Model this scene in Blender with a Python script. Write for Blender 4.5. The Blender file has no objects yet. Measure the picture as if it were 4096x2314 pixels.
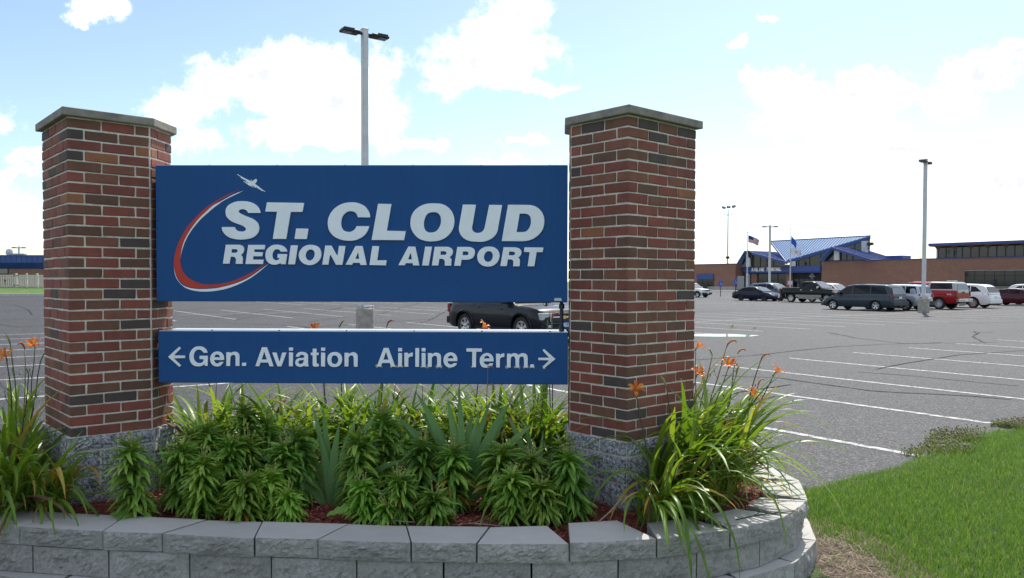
import bpy, bmesh, math, random
import numpy as np
from mathutils import Vector, Matrix, noise
random.seed(7)
rng = np.random.default_rng(11)
PI = math.pi
scene = bpy.context.scene
COL = scene.collection

# ------------------------------------------------------------------ camera
cam_data = bpy.data.cameras.new("camera")
cam = bpy.data.objects.new("camera", cam_data)
COL.objects.link(cam)
cam.location = (0.0, 0.0, 1.85)
cam_data.sensor_width = 36.0
cam_data.lens = 36.0 * 3167.0 / 4096.0
cam_data.shift_y = 46.0 / 4096.0
cam_data.clip_start = 0.1
cam_data.clip_end = 6000.0
cam.rotation_mode = 'QUATERNION'
cam.rotation_quaternion = (Matrix.Rotation(PI / 2 - 0.0240, 3, 'X') @ Matrix.Rotation(0.0025, 3, 'Z')).to_quaternion()
scene.camera = cam

# ------------------------------------------------------------------ light and sky
SUN_AZ = math.radians(26.0)      # to the right of straight ahead
SUN_EL = math.radians(53.0)
SUN_DIR = Vector((math.sin(SUN_AZ) * math.cos(SUN_EL), math.cos(SUN_AZ) * math.cos(SUN_EL), math.sin(SUN_EL)))
sun_data = bpy.data.lights.new("sun", 'SUN')
sun_data.energy = 2.0
sun_data.angle = math.radians(0.55)
sun_data.color = (1.0, 0.955, 0.88)
sun = bpy.data.objects.new("sun", sun_data)
COL.objects.link(sun)
sun.location = (20, 40, 60)
sun.rotation_mode = 'QUATERNION'
sun.rotation_quaternion = (-SUN_DIR).to_track_quat('-Z', 'Y')

scene.view_settings.view_transform = 'Standard'
scene.view_settings.look = 'None'
scene.view_settings.exposure = 1.43
scene.view_settings.gamma = 1.0
scene.view_settings.use_curve_mapping = False
scene.cycles.max_bounces = 8
scene.cycles.transparent_max_bounces = 8


class NT:
    """small helper for building node trees"""
    def __init__(self, tree):
        self.t = tree
        tree.nodes.clear()

    def n(self, kind, ins=None, **props):
        node = self.t.nodes.new(kind)
        for k, v in props.items():
            setattr(node, k, v)
        for k, v in (ins or {}).items():
            sock = node.inputs[k]
            if isinstance(v, bpy.types.NodeSocket):
                self.t.links.new(v, sock)
            elif isinstance(v, bpy.types.Node):
                self.t.links.new(v.outputs[0], sock)
            else:
                sock.default_value = v
        return node

    def math(self, op, a, b=0.0, c=None, clamp=False):
        ins = {0: a, 1: b}
        if c is not None:
            ins[2] = c
        return self.n('ShaderNodeMath', ins, operation=op, use_clamp=clamp).outputs[0]

    def vmath(self, op, a, b=(0, 0, 0)):
        nd = self.n('ShaderNodeVectorMath', {0: a}, operation=op)
        if op == 'SCALE':
            if isinstance(b, (int, float)):
                nd.inputs['Scale'].default_value = b
            else:
                self.t.links.new(b, nd.inputs['Scale'])
        elif op not in ('LENGTH', 'NORMALIZE'):
            if isinstance(b, bpy.types.NodeSocket):
                self.t.links.new(b, nd.inputs[1])
            else:
                nd.inputs[1].default_value = b
        return nd.outputs['Value'] if op in ('LENGTH', 'DOT_PRODUCT', 'DISTANCE') else nd.outputs[0]

    def mix(self, fac, a, b, mode='MIX'):
        nd = self.n('ShaderNodeMix', data_type='RGBA', blend_type=mode)
        for k, v in ((0, fac), (6, a), (7, b)):
            if isinstance(v, bpy.types.NodeSocket):
                self.t.links.new(v, nd.inputs[k])
            elif k == 0:
                nd.inputs[k].default_value = v
            else:
                nd.inputs[k].default_value = (*v[:3], 1.0)
        return nd.outputs[2]

    def noise(self, vec, scale, detail=4.0, rough=0.55, dist=0.0, out=0):
        nd = self.n('ShaderNodeTexNoise', {'Scale': scale, 'Detail': detail, 'Roughness': rough, 'Distortion': dist})
        if vec is not None:
            self.t.links.new(vec, nd.inputs['Vector'])
        return nd.outputs[out]

    def ramp(self, fac, stops, interp='LINEAR'):
        nd = self.n('ShaderNodeValToRGB', {0: fac})
        cr = nd.color_ramp
        cr.interpolation = interp
        while len(cr.elements) < len(stops):
            cr.elements.new(0.5)
        for e, (p, c) in zip(cr.elements, stops):
            e.position = p
            e.color = (c, c, c, 1) if isinstance(c, (int, float)) else (*c[:3], 1)
        return nd.outputs[0]


def build_sky():
    world = bpy.data.worlds.new("World")
    scene.world = world
    world.use_nodes = True
    k = NT(world.node_tree)
    sky = k.n('ShaderNodeTexSky', sky_type='NISHITA')
    sky.sun_disc = False
    sky.sun_elevation = SUN_EL
    sky.sun_rotation = SUN_AZ
    sky.altitude = 300.0
    sky.air_density = 1.0
    sky.dust_density = 0.9
    sky.ozone_density = 1.2
    tc = k.n('ShaderNodeTexCoord').outputs['Generated']
    sep = k.n('ShaderNodeSeparateXYZ', {0: tc})
    x, y, z = sep.outputs
    # gnomonic coordinates of the cloud deck in front, wrapped with the absolute value behind
    ya = k.math('MAXIMUM', k.math('ABSOLUTE', y), 0.12)
    gx = k.math('DIVIDE', x, ya)
    gz = k.math('DIVIDE', z, ya)
    gx = k.math('ADD', gx, k.math('MULTIPLY', k.math('LESS_THAN', y, 0.0), 3.7))
    p = k.n('ShaderNodeCombineXYZ', {0: gx, 1: gz, 2: 0.0}).outputs[0]
    warp = k.noise(p, 11.0, 7.0, 0.66, out=1)
    warp = k.vmath('SCALE', k.vmath('SUBTRACT', warp, (0.5, 0.5, 0.5)), 0.085)
    pw = k.vmath('ADD', p, warp)
    fine = k.noise(p, 30.0, 9.0, 0.68)
    blobs = [  # centre and half-size of each cumulus, tangent of the angles
        (-0.33, 0.252, .085, .034), (-0.25, 0.275, .070, .028), (-0.225, 0.228, .085, .050), (-0.41, 0.222, .058, .026),
        (-0.437, 0.205, .035, .016), (-0.40, 0.178, .036, .020), (-0.175, 0.260, .037, .046), (-0.165, 0.205, .032, .042),
        (-0.24, 0.184, .100, .018), (-0.113, 0.174, .036, .010), (-0.31, 0.195, .030, .012),
        (-0.03, 0.285, .078, .042), (0.005, 0.328, .042, .030), (-0.062, 0.262, .048, .026), (0.012, 0.248, .055, .011),
        (0.058, 0.243, .022, .005),
        (-0.523, 0.343, .036, .017), (-0.545, 0.330, .020, .010), (-0.505, 0.352, .020, .012),
        (-0.612, 0.146, .024, .012), (-0.63, 0.122, .034, .012), (-0.64, 0.085, .045, .022), (-0.70, 0.2, .07, .03),
        (0.35, 0.240, .058, .028), (0.44, 0.232, .058, .034), (0.40, 0.200, .095, .020), (0.30, 0.262, .020, .014),
        (0.545, 0.232, .048, .020), (0.585, 0.265, .052, .020), (0.625, 0.285, .026, .016), (0.50, 0.175, .11, .016),
        (-0.02, 0.150, .040, .012), (0.015, 0.178, .028, .006), (0.10, 0.135, .05, .012), (0.34, 0.13, .14, .02),
        (0.62, 0.13, .12, .04), (0.28, 0.305, .012, .008), (0.32, 0.32, .014, .006),
    ]
    best = None
    for cx, cz, rx, rz in blobs:
        d = k.vmath('LENGTH', k.vmath('MULTIPLY', k.vmath('SUBTRACT', pw, (cx, cz, 0)), (1 / rx, 1 / rz, 0)))
        best = d if best is None else k.math('SMOOTH_MIN', best, d, 0.25)
    front = k.math('SUBTRACT', 1.0, best)
    # the same fair-weather cumulus over the rest of the sky
    big = k.noise(k.n('ShaderNodeCombineXYZ', {0: gx, 1: k.math('MULTIPLY', gz, 1.7), 2: 3.1}).outputs[0], 2.6, 6.0, 0.58)
    rest = k.math('MULTIPLY', k.math('SUBTRACT', big, 0.50), 6.0)
    aside = k.math('MAXIMUM', k.math('SUBTRACT', k.math('ABSOLUTE', gx), 0.75), k.math('SUBTRACT', gz, 0.42))
    aside = k.math('MULTIPLY', aside, 6.0, clamp=True)
    rest = k.math('ADD', k.math('MULTIPLY', rest, aside), k.math('MULTIPLY', k.math('SUBTRACT', aside, 1.0), 2.0))
    f = k.math('MAXIMUM', front, rest)
    f = k.math('ADD', f, k.math('MULTIPLY', k.math('SUBTRACT', fine, 0.5), 2.3))
    mask = k.n('ShaderNodeMapRange', {0: f, 1: -0.25, 2: 0.75}, interpolation_type='SMOOTHSTEP').outputs[0]
    up = k.n('ShaderNodeMapRange', {0: z, 1: 0.0, 2: 0.05}).outputs[0]
    mask = k.math('MULTIPLY', mask, up)
    thick = k.n('ShaderNodeMapRange', {0: k.math('ADD', f, k.math('MULTIPLY', k.noise(pw, 14.0, 3.0), 1.2)), 1: 1.0, 2: 1.75}, interpolation_type='SMOOTHSTEP').outputs[0]
    cloud = k.mix(thick, (9.2, 9.25, 9.4), (4.9, 5.0, 5.7))
    col = k.mix(mask, sky.outputs[0], cloud)
    bg = k.n('ShaderNodeBackground', {'Color': col, 'Strength': 0.071})
    k.n('ShaderNodeOutputWorld', {'Surface': bg})


build_sky()
# ------------------------------------------------------------------ materials
MATS = {}


def finish(k, bsdf):
    k.n('ShaderNodeOutputMaterial', {'Surface': bsdf})


def new_mat(name):
    m = bpy.data.materials.new(name)
    m.use_nodes = True
    MATS[name] = m
    return NT(m.node_tree)


def principled(k, color, rough=0.6, metallic=0.0, bump=None, bump_strength=0.3, bump_dist=0.01, spec=None, coat=0.0):
    ins = {'Base Color': color if isinstance(color, bpy.types.NodeSocket) else (*color[:3], 1), 'Roughness': rough, 'Metallic': metallic}
    if spec is not None:
        ins['Specular IOR Level'] = spec
    if coat:
        ins['Coat Weight'] = coat
        ins['Coat Roughness'] = 0.04
    if bump is not None:
        ins['Normal'] = k.n('ShaderNodeBump', {'Height': bump, 'Strength': bump_strength, 'Distance': bump_dist}).outputs[0]
    return k.n('ShaderNodeBsdfPrincipled', ins)


def simple(name, color, rough=0.5, metallic=0.0, var=0.12, scale=6.0, spec=None, coat=0.0, bump=0.0, bscale=60.0):
    """plain colour with soft mottling in object space"""
    k = new_mat(name)
    tc = k.n('ShaderNodeTexCoord').outputs['Object']
    n1 = k.noise(tc, scale, 5.0, 0.6)
    lo = tuple(c * (1 - var) for c in color)
    hi = tuple(min(1, c * (1 + var)) for c in color)
    c = k.ramp(n1, [(0.3, lo), (0.7, hi)])
    r = k.math('ADD', rough - 0.05, k.math('MULTIPLY', n1, 0.1))
    b = None
    if bump:
        b = k.noise(tc, bscale, 4.0, 0.6)
    finish(k, principled(k, c, r, metallic, b, bump, 0.004, spec, coat))
    return MATS[name]


def M(name):
    return MATS[name]


def make_materials():
    # asphalt with aggregate, stains and fine wear
    k = new_mat('asphalt')
    tc = k.n('ShaderNodeTexCoord').outputs['Object']
    agg = k.n('ShaderNodeTexVoronoi', {'Vector': tc, 'Scale': 85.0}, feature='F1')
    ac = k.n('ShaderNodeSeparateColor', {0: agg.outputs['Color']}).outputs[0]
    ag2 = k.n('ShaderNodeTexVoronoi', {'Vector': tc, 'Scale': 46.0}, feature='F1')
    ac2 = k.n('ShaderNodeSeparateColor', {0: ag2.outputs['Color']}).outputs[1]
    ac = k.math('ADD', k.math('MULTIPLY', ac, 0.55), k.math('MULTIPLY', ac2, 0.45))
    big = k.noise(tc, 0.12, 6.0, 0.6)
    mid = k.noise(tc, 1.3, 5.0, 0.65)
    fine = k.noise(tc, 180.0, 3.0, 0.7)
    v = k.math('ADD', k.math('MULTIPLY', ac, 0.72), k.math('MULTIPLY', fine, 0.28))
    c = k.ramp(v, [(0.26, (0.005, 0.005, 0.0052)), (0.45, (0.0165, 0.0160, 0.0158)), (0.60, (0.042, 0.0408, 0.0395)), (0.80, (0.18, 0.174, 0.167))])
    stain = k.n('ShaderNodeMapRange', {0: k.noise(tc, 0.55, 4, 0.7, 0.4), 1: 0.60, 2: 0.72}).outputs[0]
    tone = k.math('ADD', 0.48, k.math('ADD', k.math('MULTIPLY', big, 0.62), k.math('MULTIPLY', mid, 0.30)))
    tone = k.math('MULTIPLY', tone, k.math('SUBTRACT', 1.0, k.math('MULTIPLY', stain, 0.35)))
    c = k.mix(1.0, c, k.n('ShaderNodeCombineColor', {0: tone, 1: tone, 2: tone}).outputs[0], 'MULTIPLY')
    bmp = k.math('ADD', k.math('MULTIPLY', agg.outputs['Distance'], -0.8), k.math('MULTIPLY', fine, 0.5))
    finish(k, principled(k, c, 0.70, 0, bmp, 0.45, 0.006, 0.32))
    # worn white road paint: asphalt shows through where it has flaked
    k = new_mat('road_paint')
    tc = k.n('ShaderNodeTexCoord').outputs['Object']
    w = k.math('ADD', k.math('MULTIPLY', k.noise(tc, 9.0, 6.0, 0.7), 0.6), k.math('MULTIPLY', k.noise(tc, 55.0, 4.0, 0.75), 0.5))
    m = k.n('ShaderNodeMapRange', {0: w, 1: 0.52, 2: 0.60}).outputs[0]
    c = k.mix(m, (0.52, 0.52, 0.50), (0.085, 0.082, 0.08))
    finish(k, principled(k, c, 0.7, 0, w, 0.3, 0.003))
    simple('crack_tar', (0.020, 0.020, 0.020), 0.9, var=0.3, spec=0.12)
    simple('concrete_kerb', (0.50, 0.48, 0.44), 0.85, var=0.15, scale=3)
    simple('yellow_paint', (0.75, 0.50, 0.05), 0.6)
    # puddle
    k = new_mat('puddle_water')
    tc = k.n('ShaderNodeTexCoord').outputs['Object']
    finish(k, principled(k, (0.03, 0.032, 0.034), 0.03, 0, k.noise(tc, 12, 2), 0.02, 0.003, 0.6))
    # soil, terrain
    k = new_mat('terrain_grass')
    tc = k.n('ShaderNodeTexCoord').outputs['Object']
    n1 = k.noise(tc, 0.8, 6, 0.65)
    n2 = k.noise(tc, 14.0, 6, 0.7)
    c = k.ramp(k.math('ADD', k.math('MULTIPLY', n1, 0.5), k.math('MULTIPLY', n2, 0.5)), [(0.3, (0.040, 0.085, 0.014)), (0.5, (0.075, 0.15, 0.025)), (0.7, (0.13, 0.21, 0.05))])
    finish(k, principled(k, c, 0.9, 0, n2, 0.5, 0.02))
    k = new_mat('lawn_soil')
    tc = k.n('ShaderNodeTexCoord').outputs['Object']
    n2 = k.noise(tc, 30.0, 6, 0.7)
    c = k.ramp(n2, [(0.3, (0.030, 0.045, 0.012)), (0.55, (0.055, 0.085, 0.022)), (0.75, (0.10, 0.10, 0.045))])
    finish(k, principled(k, c, 0.95, 0, n2, 0.6, 0.02))
    k = new_mat('bare_soil')
    tc = k.n('ShaderNodeTexCoord').outputs['Object']
    n2 = k.noise(tc, 26.0, 7, 0.72)
    c = k.ramp(n2, [(0.3, (0.055, 0.036, 0.025)), (0.55, (0.125, 0.088, 0.062)), (0.75, (0.21, 0.155, 0.11))])
    finish(k, principled(k, c, 0.95, 0, n2, 0.8, 0.02))
    # things coloured per piece
    def per_island(name, stops, rough=0.7, transl=0.0, tcol=None):
        k = new_mat(name)
        geo = k.n('ShaderNodeNewGeometry').outputs['Random Per Island']
        c = k.ramp(geo, stops)
        b = principled(k, c, rough)
        if transl:
            t = k.n('ShaderNodeBsdfTranslucent', {'Color': k.mix(1.0, c, tcol or (1.3, 1.3, 0.7), 'MULTIPLY')})
            b = k.n('ShaderNodeMixShader', {0: transl, 1: b.outputs[0], 2: t.outputs[0]})
        finish(k, b)
    per_island('grass_blades', [(0, (0.070, 0.155, 0.020)), (0.45, (0.125, 0.25, 0.036)), (0.80, (0.19, 0.32, 0.06)), (0.95, (0.27, 0.35, 0.10)), (1, (0.36, 0.33, 0.17))], 0.55, 0.35)
    per_island('straw', [(0, (0.09, 0.06, 0.04)), (0.6, (0.20, 0.145, 0.09)), (1, (0.38, 0.30, 0.20))], 0.8)
    per_island('clover_heads', [(0, (0.20, 0.19, 0.12)), (0.5, (0.27, 0.25, 0.19)), (1, (0.36, 0.33, 0.29))], 0.9, 0.2, (1, 1, 1))
    per_island('clover_leaves', [(0, (0.14, 0.20, 0.05)), (0.5, (0.23, 0.28, 0.08)), (1, (0.36, 0.36, 0.16))], 0.7, 0.2)
    per_island('mulch_chips', [(0, (0.10, 0.020, 0.014)), (0.4, (0.20, 0.040, 0.027)), (0.8, (0.32, 0.075, 0.048)), (1, (0.44, 0.15, 0.09))], 0.75)
    simple('mulch', (0.13, 0.028, 0.020), 0.95, var=0.5, scale=40, bump=0.8, bscale=60)
    # bricks: colour drawn per brick, with fired texture
    k = new_mat('brick')
    tc = k.n('ShaderNodeTexCoord').outputs['Object']
    rnd = k.n('ShaderNodeObjectInfo').outputs['Random']
    base = k.ramp(rnd, [(0.0, (0.225, 0.066, 0.047)), (0.20, (0.185, 0.058, 0.043)), (0.40, (0.20, 0.079, 0.050)), (0.58, (0.155, 0.070, 0.045)),
                        (0.75, (0.125, 0.061, 0.042)), (0.915, (0.075, 0.055, 0.051)), (0.98, (0.27, 0.11, 0.05))], 'CONSTANT')
    off = k.vmath('ADD', tc, k.vmath('SCALE', k.n('ShaderNodeCombineXYZ', {0: rnd, 1: rnd, 2: rnd}).outputs[0], 37.0))
    n1 = k.noise(off, 12.0, 6, 0.65)
    n2 = k.noise(off, 160.0, 4, 0.7)
    tone = k.math('ADD', 0.45, k.math('ADD', k.math('MULTIPLY', n1, 0.72), k.math('MULTIPLY', n2, 0.38)))
    c = k.mix(1.0, base, k.n('ShaderNodeCombineColor', {0: tone, 1: tone, 2: tone}).outputs[0], 'MULTIPLY')
    wp = k.n('ShaderNodeNewGeometry').outputs['Position']
    run = k.noise(k.vmath('MULTIPLY', wp, (9.0, 9.0, 1.3)), 1.0, 5, 0.65)
    wash = k.math('ADD', 0.72, k.math('MULTIPLY', run, 0.56))
    c = k.mix(1.0, c, k.n('ShaderNodeCombineColor', {0: wash, 1: wash, 2: wash}).outputs[0], 'MULTIPLY')
    lime = k.n('ShaderNodeMapRange', {0: k.noise(k.vmath('MULTIPLY', wp, (6.0, 6.0, 4.0)), 1.0, 6, 0.7), 1: 0.60, 2: 0.85}).outputs[0]
    c = k.mix(k.math('MULTIPLY', lime, 0.10), c, (0.36, 0.32, 0.29))
    fleck = k.n('ShaderNodeMapRange', {0: k.noise(off, 70.0, 5, 0.8), 1: 0.70, 2: 0.76}).outputs[0]
    c = k.mix(k.math('MULTIPLY', fleck, 0.5), c, (0.33, 0.28, 0.24))
    finish(k, principled(k, c, 0.85, 0, k.math('ADD', n1, k.math('MULTIPLY', n2, 0.6)), 0.45, 0.006))
    simple('mortar', (0.62, 0.575, 0.50), 0.95, var=0.22, scale=30, bump=0.6, bscale=220)
    # speckled split-face base block
    k = new_mat('granite_block')
    tc = k.n('ShaderNodeTexCoord').outputs['Object']
    n1 = k.noise(tc, 55.0, 6, 0.70, 0.8)
    n2 = k.noise(tc, 9.0, 3)
    c = k.ramp(k.math('ADD', n1, k.math('MULTIPLY', k.math('SUBTRACT', n2, 0.5), 0.15)), [(0.36, (0.060, 0.066, 0.085)), (0.45, (0.17, 0.18, 0.205)), (0.53, (0.38, 0.39, 0.41)), (0.63, (0.60, 0.61, 0.62))])
    finish(k, principled(k, c, 0.8, 0, n1, 0.6, 0.012))
    # retaining-wall concrete: split faces with exposed grit, smooth tops
    k = new_mat('wall_block')
    tc = k.n('ShaderNodeTexCoord').outputs['Object']
    rnd = k.n('ShaderNodeObjectInfo').outputs['Random']
    off = k.vmath('ADD', tc, k.n('ShaderNodeCombineXYZ', {0: k.math('MULTIPLY', rnd, 50.0), 1: rnd, 2: rnd}).outputs[0])
    n1 = k.noise(off, 7.0, 7, 0.68)
    n2 = k.noise(off, 130.0, 4, 0.7)
    grit = k.n('ShaderNodeTexVoronoi', {'Vector': off, 'Scale': 70.0}).outputs['Distance']
    g = k.n('ShaderNodeMapRange', {0: k.math('ADD', grit, k.math('MULTIPLY', k.noise(off, 40.0, 3), 0.5)), 1: 0.30, 2: 0.24}).outputs[0]
    n3 = k.noise(off, 45.0, 5, 0.75)
    c = k.ramp(k.math('ADD', k.math('MULTIPLY', n1, 0.30), k.math('ADD', k.math('MULTIPLY', n3, 0.45), k.math('MULTIPLY', n2, 0.25))), [(0.34, (0.21, 0.207, 0.197)), (0.5, (0.44, 0.43, 0.408)), (0.64, (0.62, 0.605, 0.575))])
    c = k.mix(k.math('MULTIPLY', g, 0.55), c, (0.48, 0.46, 0.43))
    tone = k.math('ADD', 0.88, k.math('MULTIPLY', rnd, 0.24))
    c = k.mix(1.0, c, k.n('ShaderNodeCombineColor', {0: tone, 1: tone, 2: tone}).outputs[0], 'MULTIPLY')
    finish(k, principled(k, c, 0.9, 0, k.math('ADD', n3, n2), 0.9, 0.02))
    k = new_mat('wall_block_top')
    tc = k.n('ShaderNodeTexCoord').outputs['Object']
    rnd = k.n('ShaderNodeObjectInfo').outputs['Random']
    n1 = k.noise(tc, 4.0, 6, 0.6)
    n2 = k.noise(tc, 160.0, 4, 0.7)
    c = k.ramp(k.math('ADD', k.math('MULTIPLY', n1, 0.6), k.math('MULTIPLY', n2, 0.4)), [(0.3, (0.38, 0.37, 0.345)), (0.7, (0.47, 0.46, 0.43))])
    tone = k.math('ADD', 0.9, k.math('MULTIPLY', rnd, 0.2))
    c = k.mix(1.0, c, k.n('ShaderNodeCombineColor', {0: tone, 1: tone, 2: tone}).outputs[0], 'MULTIPLY')
    finish(k, principled(k, c, 0.88, 0, n2, 0.35, 0.004))
    simple('cap_stone', (0.22, 0.205, 0.175), 0.9, var=0.35, scale=9, bump=0.7, bscale=50)
    # sign
    k = new_mat('sign_blue')
    tc = k.n('ShaderNodeTexCoord').outputs['Object']
    n1 = k.noise(tc, 2.2, 5, 0.6)
    n2 = k.noise(tc, 300.0, 3, 0.7)
    drip = k.noise(k.vmath('MULTIPLY', tc, (14.0, 1.0, 0.8)), 2.0, 4, 0.6)
    v = k.math('ADD', k.math('MULTIPLY', n1, 0.4), k.math('ADD', k.math('MULTIPLY', n2, 0.20), k.math('MULTIPLY', drip, 0.40)))
    c = k.ramp(v, [(0.32, (0.0180, 0.077, 0.235)), (0.52, (0.0205, 0.085, 0.252)), (0.70, (0.0240, 0.092, 0.265))])
    finish(k, principled(k, c, 0.6, 0, n2, 0.05, 0.001, 0.12))
    simple('sign_letter', (0.82, 0.86, 0.92), 0.55, var=0.05, scale=8)
    simple('sign_red', (0.50, 0.028, 0.014), 0.45, var=0.08, scale=8)
    simple('sign_top_metal', (0.55, 0.56, 0.57), 0.35, 0.3, var=0.12, scale=3)
    simple('sign_dark', (0.010, 0.018, 0.045), 0.4)
    simple('glue', (0.45, 0.40, 0.30), 0.8)
    simple('sticker', (0.50, 0.56, 0.58), 0.5)

    # foliage
    def leaf(name, stops, transl=0.3, tint=(1.5, 1.35, 0.45), rough=0.36):
        k = new_mat(name)
        tc = k.n('ShaderNodeTexCoord').outputs['Object']
        rnd = k.n('ShaderNodeObjectInfo').outputs['Random']
        n1 = k.noise(tc, 22.0, 3)
        c = k.ramp(k.math('ADD', k.math('MULTIPLY', rnd, 0.8), k.math('MULTIPLY', n1, 0.2)), stops)
        c = k.mix(1.0, c, k.n('ShaderNodeObjectInfo').outputs['Color'], 'MULTIPLY')
        b = principled(k, c, rough, spec=0.4)
        t = k.n('ShaderNodeBsdfTranslucent', {'Color': k.mix(1.0, c, tint, 'MULTIPLY')})
        finish(k, k.n('ShaderNodeMixShader', {0: transl, 1: b.outputs[0], 2: t.outputs[0]}))
    leaf('lily_leaf', [(0.1, (0.095, 0.200, 0.032)), (0.4, (0.145, 0.290, 0.044)), (0.7, (0.21, 0.375, 0.058)), (0.95, (0.34, 0.50, 0.09))])
    leaf('lily_leaf_light', [(0.1, (0.17, 0.34, 0.045)), (0.5, (0.23, 0.42, 0.06)), (0.95, (0.32, 0.50, 0.09))])
    leaf('daylily_leaf', [(0.1, (0.085, 0.18, 0.022)), (0.5, (0.14, 0.25, 0.035)), (0.8, (0.21, 0.32, 0.05)), (0.95, (0.30, 0.37, 0.08))], 0.42)
    leaf('iris_leaf', [(0.1, (0.11, 0.22, 0.075)), (0.5, (0.15, 0.28, 0.10)), (0.95, (0.21, 0.34, 0.12))], 0.25, (1.2, 1.3, 0.6))
    leaf('yellow_leaf', [(0.1, (0.42, 0.30, 0.035)), (0.6, (0.48, 0.36, 0.06)), (0.95, (0.36, 0.20, 0.05))], 0.35, (1.2, 1.0, 0.5))
    leaf('brown_leaf', [(0.1, (0.10, 0.055, 0.03)), (0.6, (0.20, 0.115, 0.06)), (0.95, (0.28, 0.15, 0.07))], 0.2, (1.1, 1.0, 0.8), 0.7)
    leaf('orange_petal', [(0.1, (0.62, 0.13, 0.012)), (0.6, (0.75, 0.21, 0.016)), (0.95, (0.70, 0.28, 0.03))], 0.35, (1.1, 1.0, 0.9))
    leaf('withered_petal', [(0.1, (0.42, 0.12, 0.05)), (0.9, (0.50, 0.24, 0.10))], 0.3, (1.1, 1.0, 0.9), 0.6)
    leaf('bud_green', [(0.1, (0.22, 0.27, 0.06)), (0.9, (0.34, 0.35, 0.10))], 0.25)
    simple('stem_green', (0.085, 0.13, 0.035), 0.6, var=0.3, scale=12)
    simple('stem_dark', (0.055, 0.048, 0.028), 0.7, var=0.3, scale=12)
    simple('twig', (0.28, 0.24, 0.19), 0.8, var=0.25, scale=12)
    # metals, paints, glass
    simple('pole_paint', (0.58, 0.585, 0.59), 0.5, 0.1, var=0.10, scale=2.5)
    simple('lamp_dark', (0.018, 0.020, 0.026), 0.45, 0.3)
    simple('lamp_lens', (0.32, 0.30, 0.28), 0.35)
    simple('concrete', (0.34, 0.315, 0.27), 0.9, var=0.25, scale=4, bump=0.4, bscale=60)
    simple('steel', (0.42, 0.43, 0.44), 0.45, 0.7)
    simple('tyre', (0.018, 0.018, 0.019), 0.8)
    simple('rim_silver', (0.58, 0.58, 0.59), 0.35, 0.75)
    simple('hub_black', (0.016, 0.016, 0.018), 0.5)
    simple('car_glass', (0.003, 0.004, 0.006), 0.05, var=0.1, spec=0.25)
    simple('windscreen_glass', (0.08, 0.10, 0.115), 0.07, var=0.1, spec=1.0)
    simple('plastic_black', (0.022, 0.022, 0.024), 0.6)
    simple('chrome', (0.70, 0.71, 0.72), 0.15, 0.9)
    simple('tail_red', (0.24, 0.006, 0.008), 0.25, spec=0.6)
    simple('amber', (0.70, 0.22, 0.02), 0.3)
    simple('head_lamp', (0.55, 0.57, 0.58), 0.12, 0.3)
    simple('plate_white', (0.70, 0.74, 0.80), 0.5)
    simple('plate_blue', (0.03, 0.18, 0.55), 0.5)
    simple('gold', (0.75, 0.50, 0.12), 0.3, 0.6)
    for nm, c, met in (('paint_charcoal', (0.010, 0.012, 0.018), 0.0), ('paint_navy', (0.006, 0.010, 0.030), 0.0), ('paint_slate', (0.030, 0.046, 0.060), 0.1),
                       ('paint_black', (0.003, 0.007, 0.0065), 0.0), ('paint_silver', (0.42, 0.46, 0.50), 0.5), ('paint_red', (0.30, 0.010, 0.014), 0.1),
                       ('paint_white', (0.78, 0.78, 0.76), 0.0), ('paint_maroon', (0.060, 0.006, 0.012), 0.0), ('paint_grey', (0.11, 0.14, 0.19), 0.4),
                       ('paint_tan', (0.42, 0.40, 0.36), 0.3)):
        simple(nm, c, 0.35, met, var=0.04, coat=0.30 if max(c) < .05 else 0.45, spec=0.15)
    # buildings
    k = new_mat('far_brick')
    tc = k.n('ShaderNodeTexCoord').outputs['Object']
    geo = k.n('ShaderNodeSeparateXYZ', {0: tc})
    uv = k.n('ShaderNodeCombineXYZ', {0: k.math('ADD', geo.outputs[0], geo.outputs[1]), 1: geo.outputs[2], 2: 0.0}).outputs[0]
    bt = k.n('ShaderNodeTexBrick', {'Vector': uv, 'Color1': (0.23, 0.095, 0.058, 1), 'Color2': (0.165, 0.066, 0.043, 1), 'Mortar': (0.28, 0.21, 0.17, 1), 'Scale': 1.0, 'Mortar Size': 0.012, 'Brick Width': 0.30, 'Row Height': 0.10, 'Bias': -0.2})
    n1 = k.noise(tc, 0.9, 5, 0.6)
    n2 = k.noise(tc, 8.0, 4, 0.7)
    tone = k.math('ADD', 0.65, k.math('ADD', k.math('MULTIPLY', n1, 0.4), k.math('MULTIPLY', n2, 0.3)))
    c = k.mix(1.0, bt.outputs['Color'], k.n('ShaderNodeCombineColor', {0: tone, 1: tone, 2: tone}).outputs[0], 'MULTIPLY')
    finish(k, principled(k, c, 0.9))
    simple('roof_blue', (0.135, 0.245, 0.43), 0.5, 0.0, var=0.10, scale=0.5)
    simple('fascia_blue', (0.026, 0.058, 0.22), 0.45, var=0.12, scale=0.7)
    simple('metal_blue', (0.032, 0.075, 0.26), 0.45, 0.1, var=0.1, scale=0.8)
    simple('window_dark', (0.012, 0.018, 0.026), 0.05, var=0.4, scale=0.5, spec=0.6)
    simple('window_frame', (0.018, 0.020, 0.024), 0.5)
    simple('column_white', (0.52, 0.53, 0.53), 0.7)
    simple('wood_soffit', (0.11, 0.055, 0.030), 0.7)
    simple('fence_vinyl', (0.55, 0.51, 0.44), 0.6, var=0.05)
    simple('interior_dark', (0.018, 0.017, 0.017), 0.8)
    simple('cabinet_grey', (0.30, 0.30, 0.29), 0.6)
    simple('sign_access_blue', (0.02, 0.09, 0.45), 0.5)
    simple('notice_red', (0.40, 0.02, 0.03), 0.5)
    simple('flag_red', (0.40, 0.022, 0.035), 0.8)
    simple('flag_white', (0.72, 0.72, 0.74), 0.8)
    simple('flag_blue', (0.020, 0.040, 0.21), 0.8)
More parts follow.
